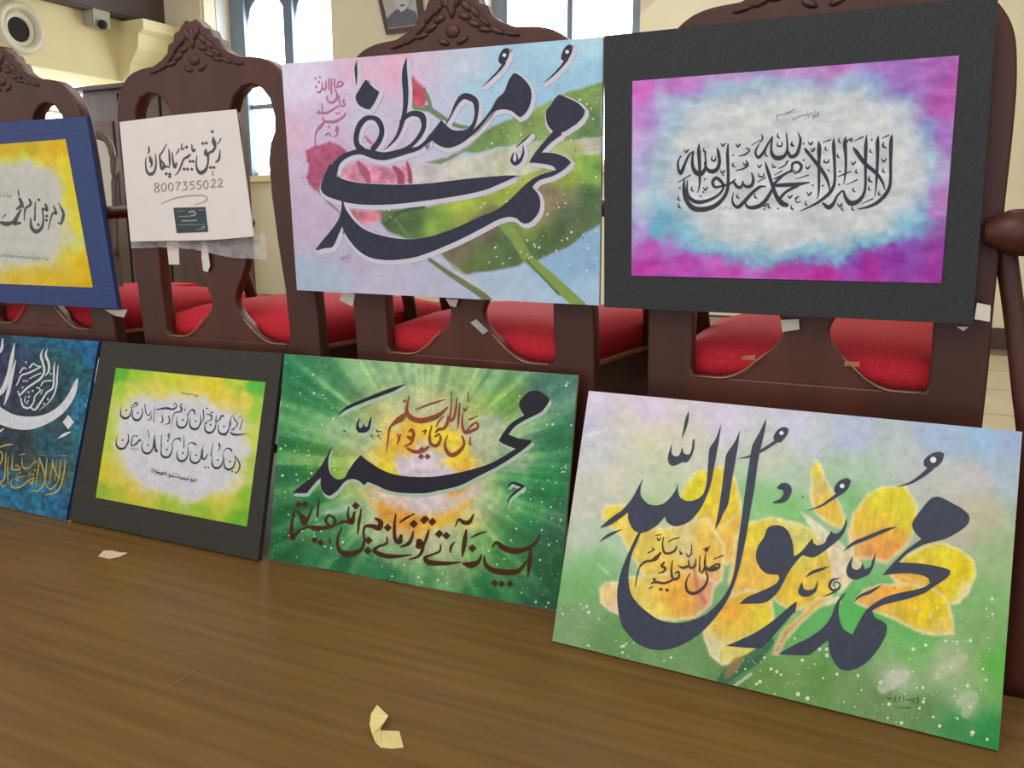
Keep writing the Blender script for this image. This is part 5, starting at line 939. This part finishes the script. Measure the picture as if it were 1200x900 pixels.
I.poly([(1095, 582.5), (1103, 583), (1116.7, 590), (1128.3, 596.7), (1135.8, 605), (1133.3, 615), (1120, 625), (1106.7, 631.7), (1093, 635), (1083, 638), (1071.7, 643.3), (1061.7, 650), (1053, 659), (1073, 660), (1093, 662.5), (1108, 666), (1114, 669), (1111.7, 675), (1103, 681.7), (1093, 688.3), (1083, 695), (1066.7, 700.8), (1046.7, 705.8), (1031.7, 710), (1022, 715.8), (1025, 723.3), (1033, 727.5), (1039, 733), (1038, 743.3), (1033.5, 753), (1023, 768.5), (1008.5, 781), (991.8, 785.6), (981.3, 781), (973, 766.4), (970.3, 749.7), (962.5, 756), (950, 766), (940, 767.9), (912, 766.4), (929.7, 756.4), (948.5, 747), (962.5, 737), (973, 724.6), (980, 706.7), (986.7, 698), (991.7, 694.2), (983.3, 708), (983.3, 723.3), (988.3, 736.7), (999, 744), (1004.3, 733), (1012.6, 718.4), (1018.3, 711.7), (1033.3, 701.7), (1050, 695.8), (1070, 691.7), (1083, 688), (1090, 683.3), (1086.7, 676.7), (1075, 673), (1058, 671.7), (1034, 674), (1045, 661.7), (1061.7, 645), (1071.7, 637.5), (1080, 631.7), (1071.7, 623), (1069, 615), (1071.7, 608), (1080, 596.7), (1089, 586)], ang=60)
I.poly([(934, 704.5), (931.7, 716.7), (927.7, 720), (908.9, 741.8), (898.4, 753.3), (888, 759.5), (851, 756.8), (867, 750), (888, 739.7), (908.9, 725), (925.6, 710.4)], ang=60)
I.crop(640, 590, 6); I.st([(375, 270, 2), (420, 235, 18), (470, 208, 18), (530, 181, 2)])
strokes(I, py_, .0010, M['slate'], e)
I = Ink().crop(820, 470, 6); I.dot(575, 225, 30); I.dot(1001, 597, 34); I.crop(1000, 480, 6).dot(562, 353, 44)
strokes(I, py_, .0015, M['white'], e, 'white_dot')
I = Ink().crop(640, 590, 6)
I.sts([[(918, 298, 4), (905, 330, 12), (870, 348, 12), (832, 345, 12), (818, 290, 8), (826, 235, 4)], [(805, 345, 10), (770, 385, 26), (740, 402, 14), (700, 408, 14), (662, 438, 8), (640, 500, 6), (625, 586, 3)], [(745, 312, 6), (758, 325, 6), (715, 348, 4)], [(780, 240, 4), (790, 260, 8), (808, 240, 4)], [(860, 268, 3), (900, 248, 6), (940, 238, 3)],
 [(830, 412, 10), (812, 440, 14), (838, 455, 14), (822, 480, 10), (785, 490, 3)], [(888, 398, 4), (880, 470, 10), (892, 530, 16), (930, 520, 12), (932, 480, 10), (905, 490, 8)], [(885, 540, 12), (830, 560, 14), (770, 552, 14), (738, 562, 6)], [(720, 600, 3), (750, 585, 5)], [(1052, 390, 4), (1045, 440, 12), (1010, 450, 12), (1000, 398, 5)], [(1000, 440, 14), (960, 452, 14), (930, 438, 5)], [(1022, 290, 3), (1022, 360, 7)], [(940, 330, 5), (945, 355, 10), (958, 345, 5)], [(985, 350, 4), (1000, 375, 8), (1020, 350, 3)], [(1080, 370, 4), (1078, 480, 10)],
 [(1122, 350, 4), (1115, 430, 12), (1150, 462, 14), (1195, 445, 12)], [(1120, 465, 8), (1135, 530, 12), (1105, 592, 16), (1040, 632, 20), (992, 612, 18), (984, 550, 8), (1012, 488, 3)], [(1100, 322, 3), (1150, 305, 6)], [(770, 225, 3), (810, 218, 4)]])
I.dots([(805, 603), (850, 608), (760, 535), (1125, 330)], 22)
I.crop(820, 600, 6); I.sts([[(38, 395, 8), (80, 412, 14), (130, 392, 14), (137, 366, 10), (102, 372, 8), (62, 402, 8)], [(98, 332, 3), (165, 304, 6)], [(42, 340, 4), (30, 400, 9), (10, 430, 8)]]); I.dots([(52, 262)], 18)
strokes(I, py_, .0012, M['sepia'], e, grow=.2)
I = Ink().crop(950, 710, 4.788); scribble(I, 430, 515, 610, 525, 7, 40, 5, 12); I.st([(485, 570, 3), (560, 572, 4)])
stuff(K(I.build('signature', py_, .0012, M['sepia'], None), e))
splat(py_, PY, 420, (655, 700, 1165, 870), (.8, 5.5), M['dotw'], e, mask=lambda x, y: in_quad(PY)(x, y) and (x > 1040 or y > 740 or x < 712), seed=18, off=.0006)
splat(py_, PY, 26, (690, 480, 1180, 740), (.8, 2.0), M['sepia'], e, mask=in_quad(PY), seed=19, off=.0008, name='dark_specks')

# ------------------------------------------------------------ tape and paper scraps
cp = hi_plane(1.452, -4)
def patch(name, pts, pl, m, label, cat, t=.0015, group=None, off=0):
    P = pl.many(pts, off); o = prism(name, [Vector(p) for p in P], m, Vector(-pl.n)*t)
    c = sum((Vector(p) for p in P), Vector())/len(P)
    for vv in o.data.vertices: vv.co -= c
    o.location = c; tag(o, label, cat, group); return o
chf = hi_plane(CHY-.0022, -4)
patch('tape_tab', [(195, 283), (209, 284), (210, 310), (198, 310)], chf, M['tape'], 'left of two white tape tabs hanging under the phone number sheet', 'tape')
patch('tape_tab', [(237, 283), (242, 283), (246, 312), (243, 319), (238, 317), (236, 300)], chf, M['tape'], 'right narrow white tape tab hanging under the phone number sheet', 'tape')
patch('tape_tab', [(400, 344), (416, 345), (413, 359), (398, 352)], chf, M['tape'], 'white tape corner under the left end of the pink canvas', 'tape')
patch('tape_tab', [(522, 350), (537, 351), (534, 360), (527, 358)], chf, M['tape'], 'white tape corner under the middle of the pink canvas', 'tape')
patch('tape_tab', [(915, 375), (936, 374), (937, 386), (917, 389)], chf, M['tape'], 'white tape square under the middle of the black mount', 'tape')
patch('tape_tab', [(1121, 383), (1135, 383), (1129, 388)], chf, M['tape'], 'tiny white tape triangle under right end of the black mount', 'tape')
patch('tape_tab', [(1145, 355), (1161, 358), (1160, 377), (1142, 374)], hi_plane(1.4255, -5), M['tape'], 'white tape square folded over lower right corner of the black mount', 'tape')
patch('tape_tab', [(122, 363), (149, 363), (145, 372), (135, 370)], chf, M['tape'], 'white paper corner under the blue framed print', 'tape')
patch('tape_tab', [(990, 423.5), (1007, 424.5), (1007, 430), (989, 429)], chf, M['worn'], 'brown tape piece right of centre on the purple print chair rail', 'tape')
patch('tape_tab', [(870, 418), (885, 416), (885, 422), (869, 422)], chf, M['worn'], 'brown tape piece left of centre on the purple print chair rail', 'tape')
patch('tape_tab', [(551, 378), (558, 374), (572, 388), (566, 392)], chf, M['clear'], 'translucent tape scrap on the splat under the pink canvas', 'tape')
# clear strip stretched across the second chair
ss = hi_plane(CHY-.006, -4)
n = 26; V = []; rs = random.Random(2)
topP = [(152, 272), (180, 279), (230, 281), (290, 276), (312, 272)]; botP = [(154, 291), (190, 290), (225, 292), (270, 302), (312, 304)]
def lerp(P, t):
    k = min(int(t*(len(P)-1)), len(P)-2); f = t*(len(P)-1)-k; return (P[k][0]*(1-f)+P[k+1][0]*f, P[k][1]*(1-f)+P[k+1][1]*f)
for i in range(n+1):
    for j in range(5):
        a, b = lerp(topP, i/n), lerp(botP, i/n); q = (a[0]*(1-j/4)+b[0]*j/4, a[1]*(1-j/4)+b[1]*j/4)
        V.append(ss.at(q[0], q[1], rs.uniform(-.0015, .0025)))
o = mesh_obj('plastic_strip', V, [(5*i+j, 5*i+j+5, 5*i+j+6, 5*i+j+1) for i in range(n) for j in range(4)], M['clear'])
tag(o, 'crinkled clear plastic strip across the chair back below the phone number sheet', 'plastic strip')

# curled paper strip on the table, in front
def ribbon(name, L, Rr, m, label, z):
    V = []; n = len(L)
    for (a, za), (b, zb) in zip(L, Rr):
        V.append(Vector(Plane((0, 0, za), (1, 0, 0), (0, 1, 0)).at(*a))); V.append(Vector(Plane((0, 0, zb), (1, 0, 0), (0, 1, 0)).at(*b)))
    c = sum(V, Vector())/len(V); V = [v-c for v in V]
    o = mesh_obj(name, V, [(2*i, 2*i+1, 2*i+3, 2*i+2) for i in range(n-1)], m); o.location = c
    md = o.modifiers.new('thickness', 'SOLIDIFY'); md.thickness = .0005; md.offset = 0
    tag(o, label, 'paper scrap'); return o
ribbon('curled_paper_strip', [((473, 876), .001), ((460, 877.5), .001), ((446, 876), .001), ((440, 870), .003), ((436, 860), .007), ((433, 848), .012), ((435, 836), .016), ((442, 826), .018)],
       [((468, 857), .001), ((458, 856.5), .001), ((448, 856), .002), ((446, 855), .004), ((447, 852), .007), ((450, 847), .010), ((453, 842), .014), ((455, 839), .016)], M['scrap'], 'curled cream paper strip lying on the table in front', .001)
ribbon('paper_scrap', [((115, 652), .001), ((128, 655), .001), ((140, 652.5), .001), ((148, 649), .002)], [((121, 645.5), .001), ((131, 645), .002), ((140, 647.5), .002), ((149, 647.5), .004)], M['scrap2'], 'small flat pale paper scrap on the table below the charcoal mount', .001)
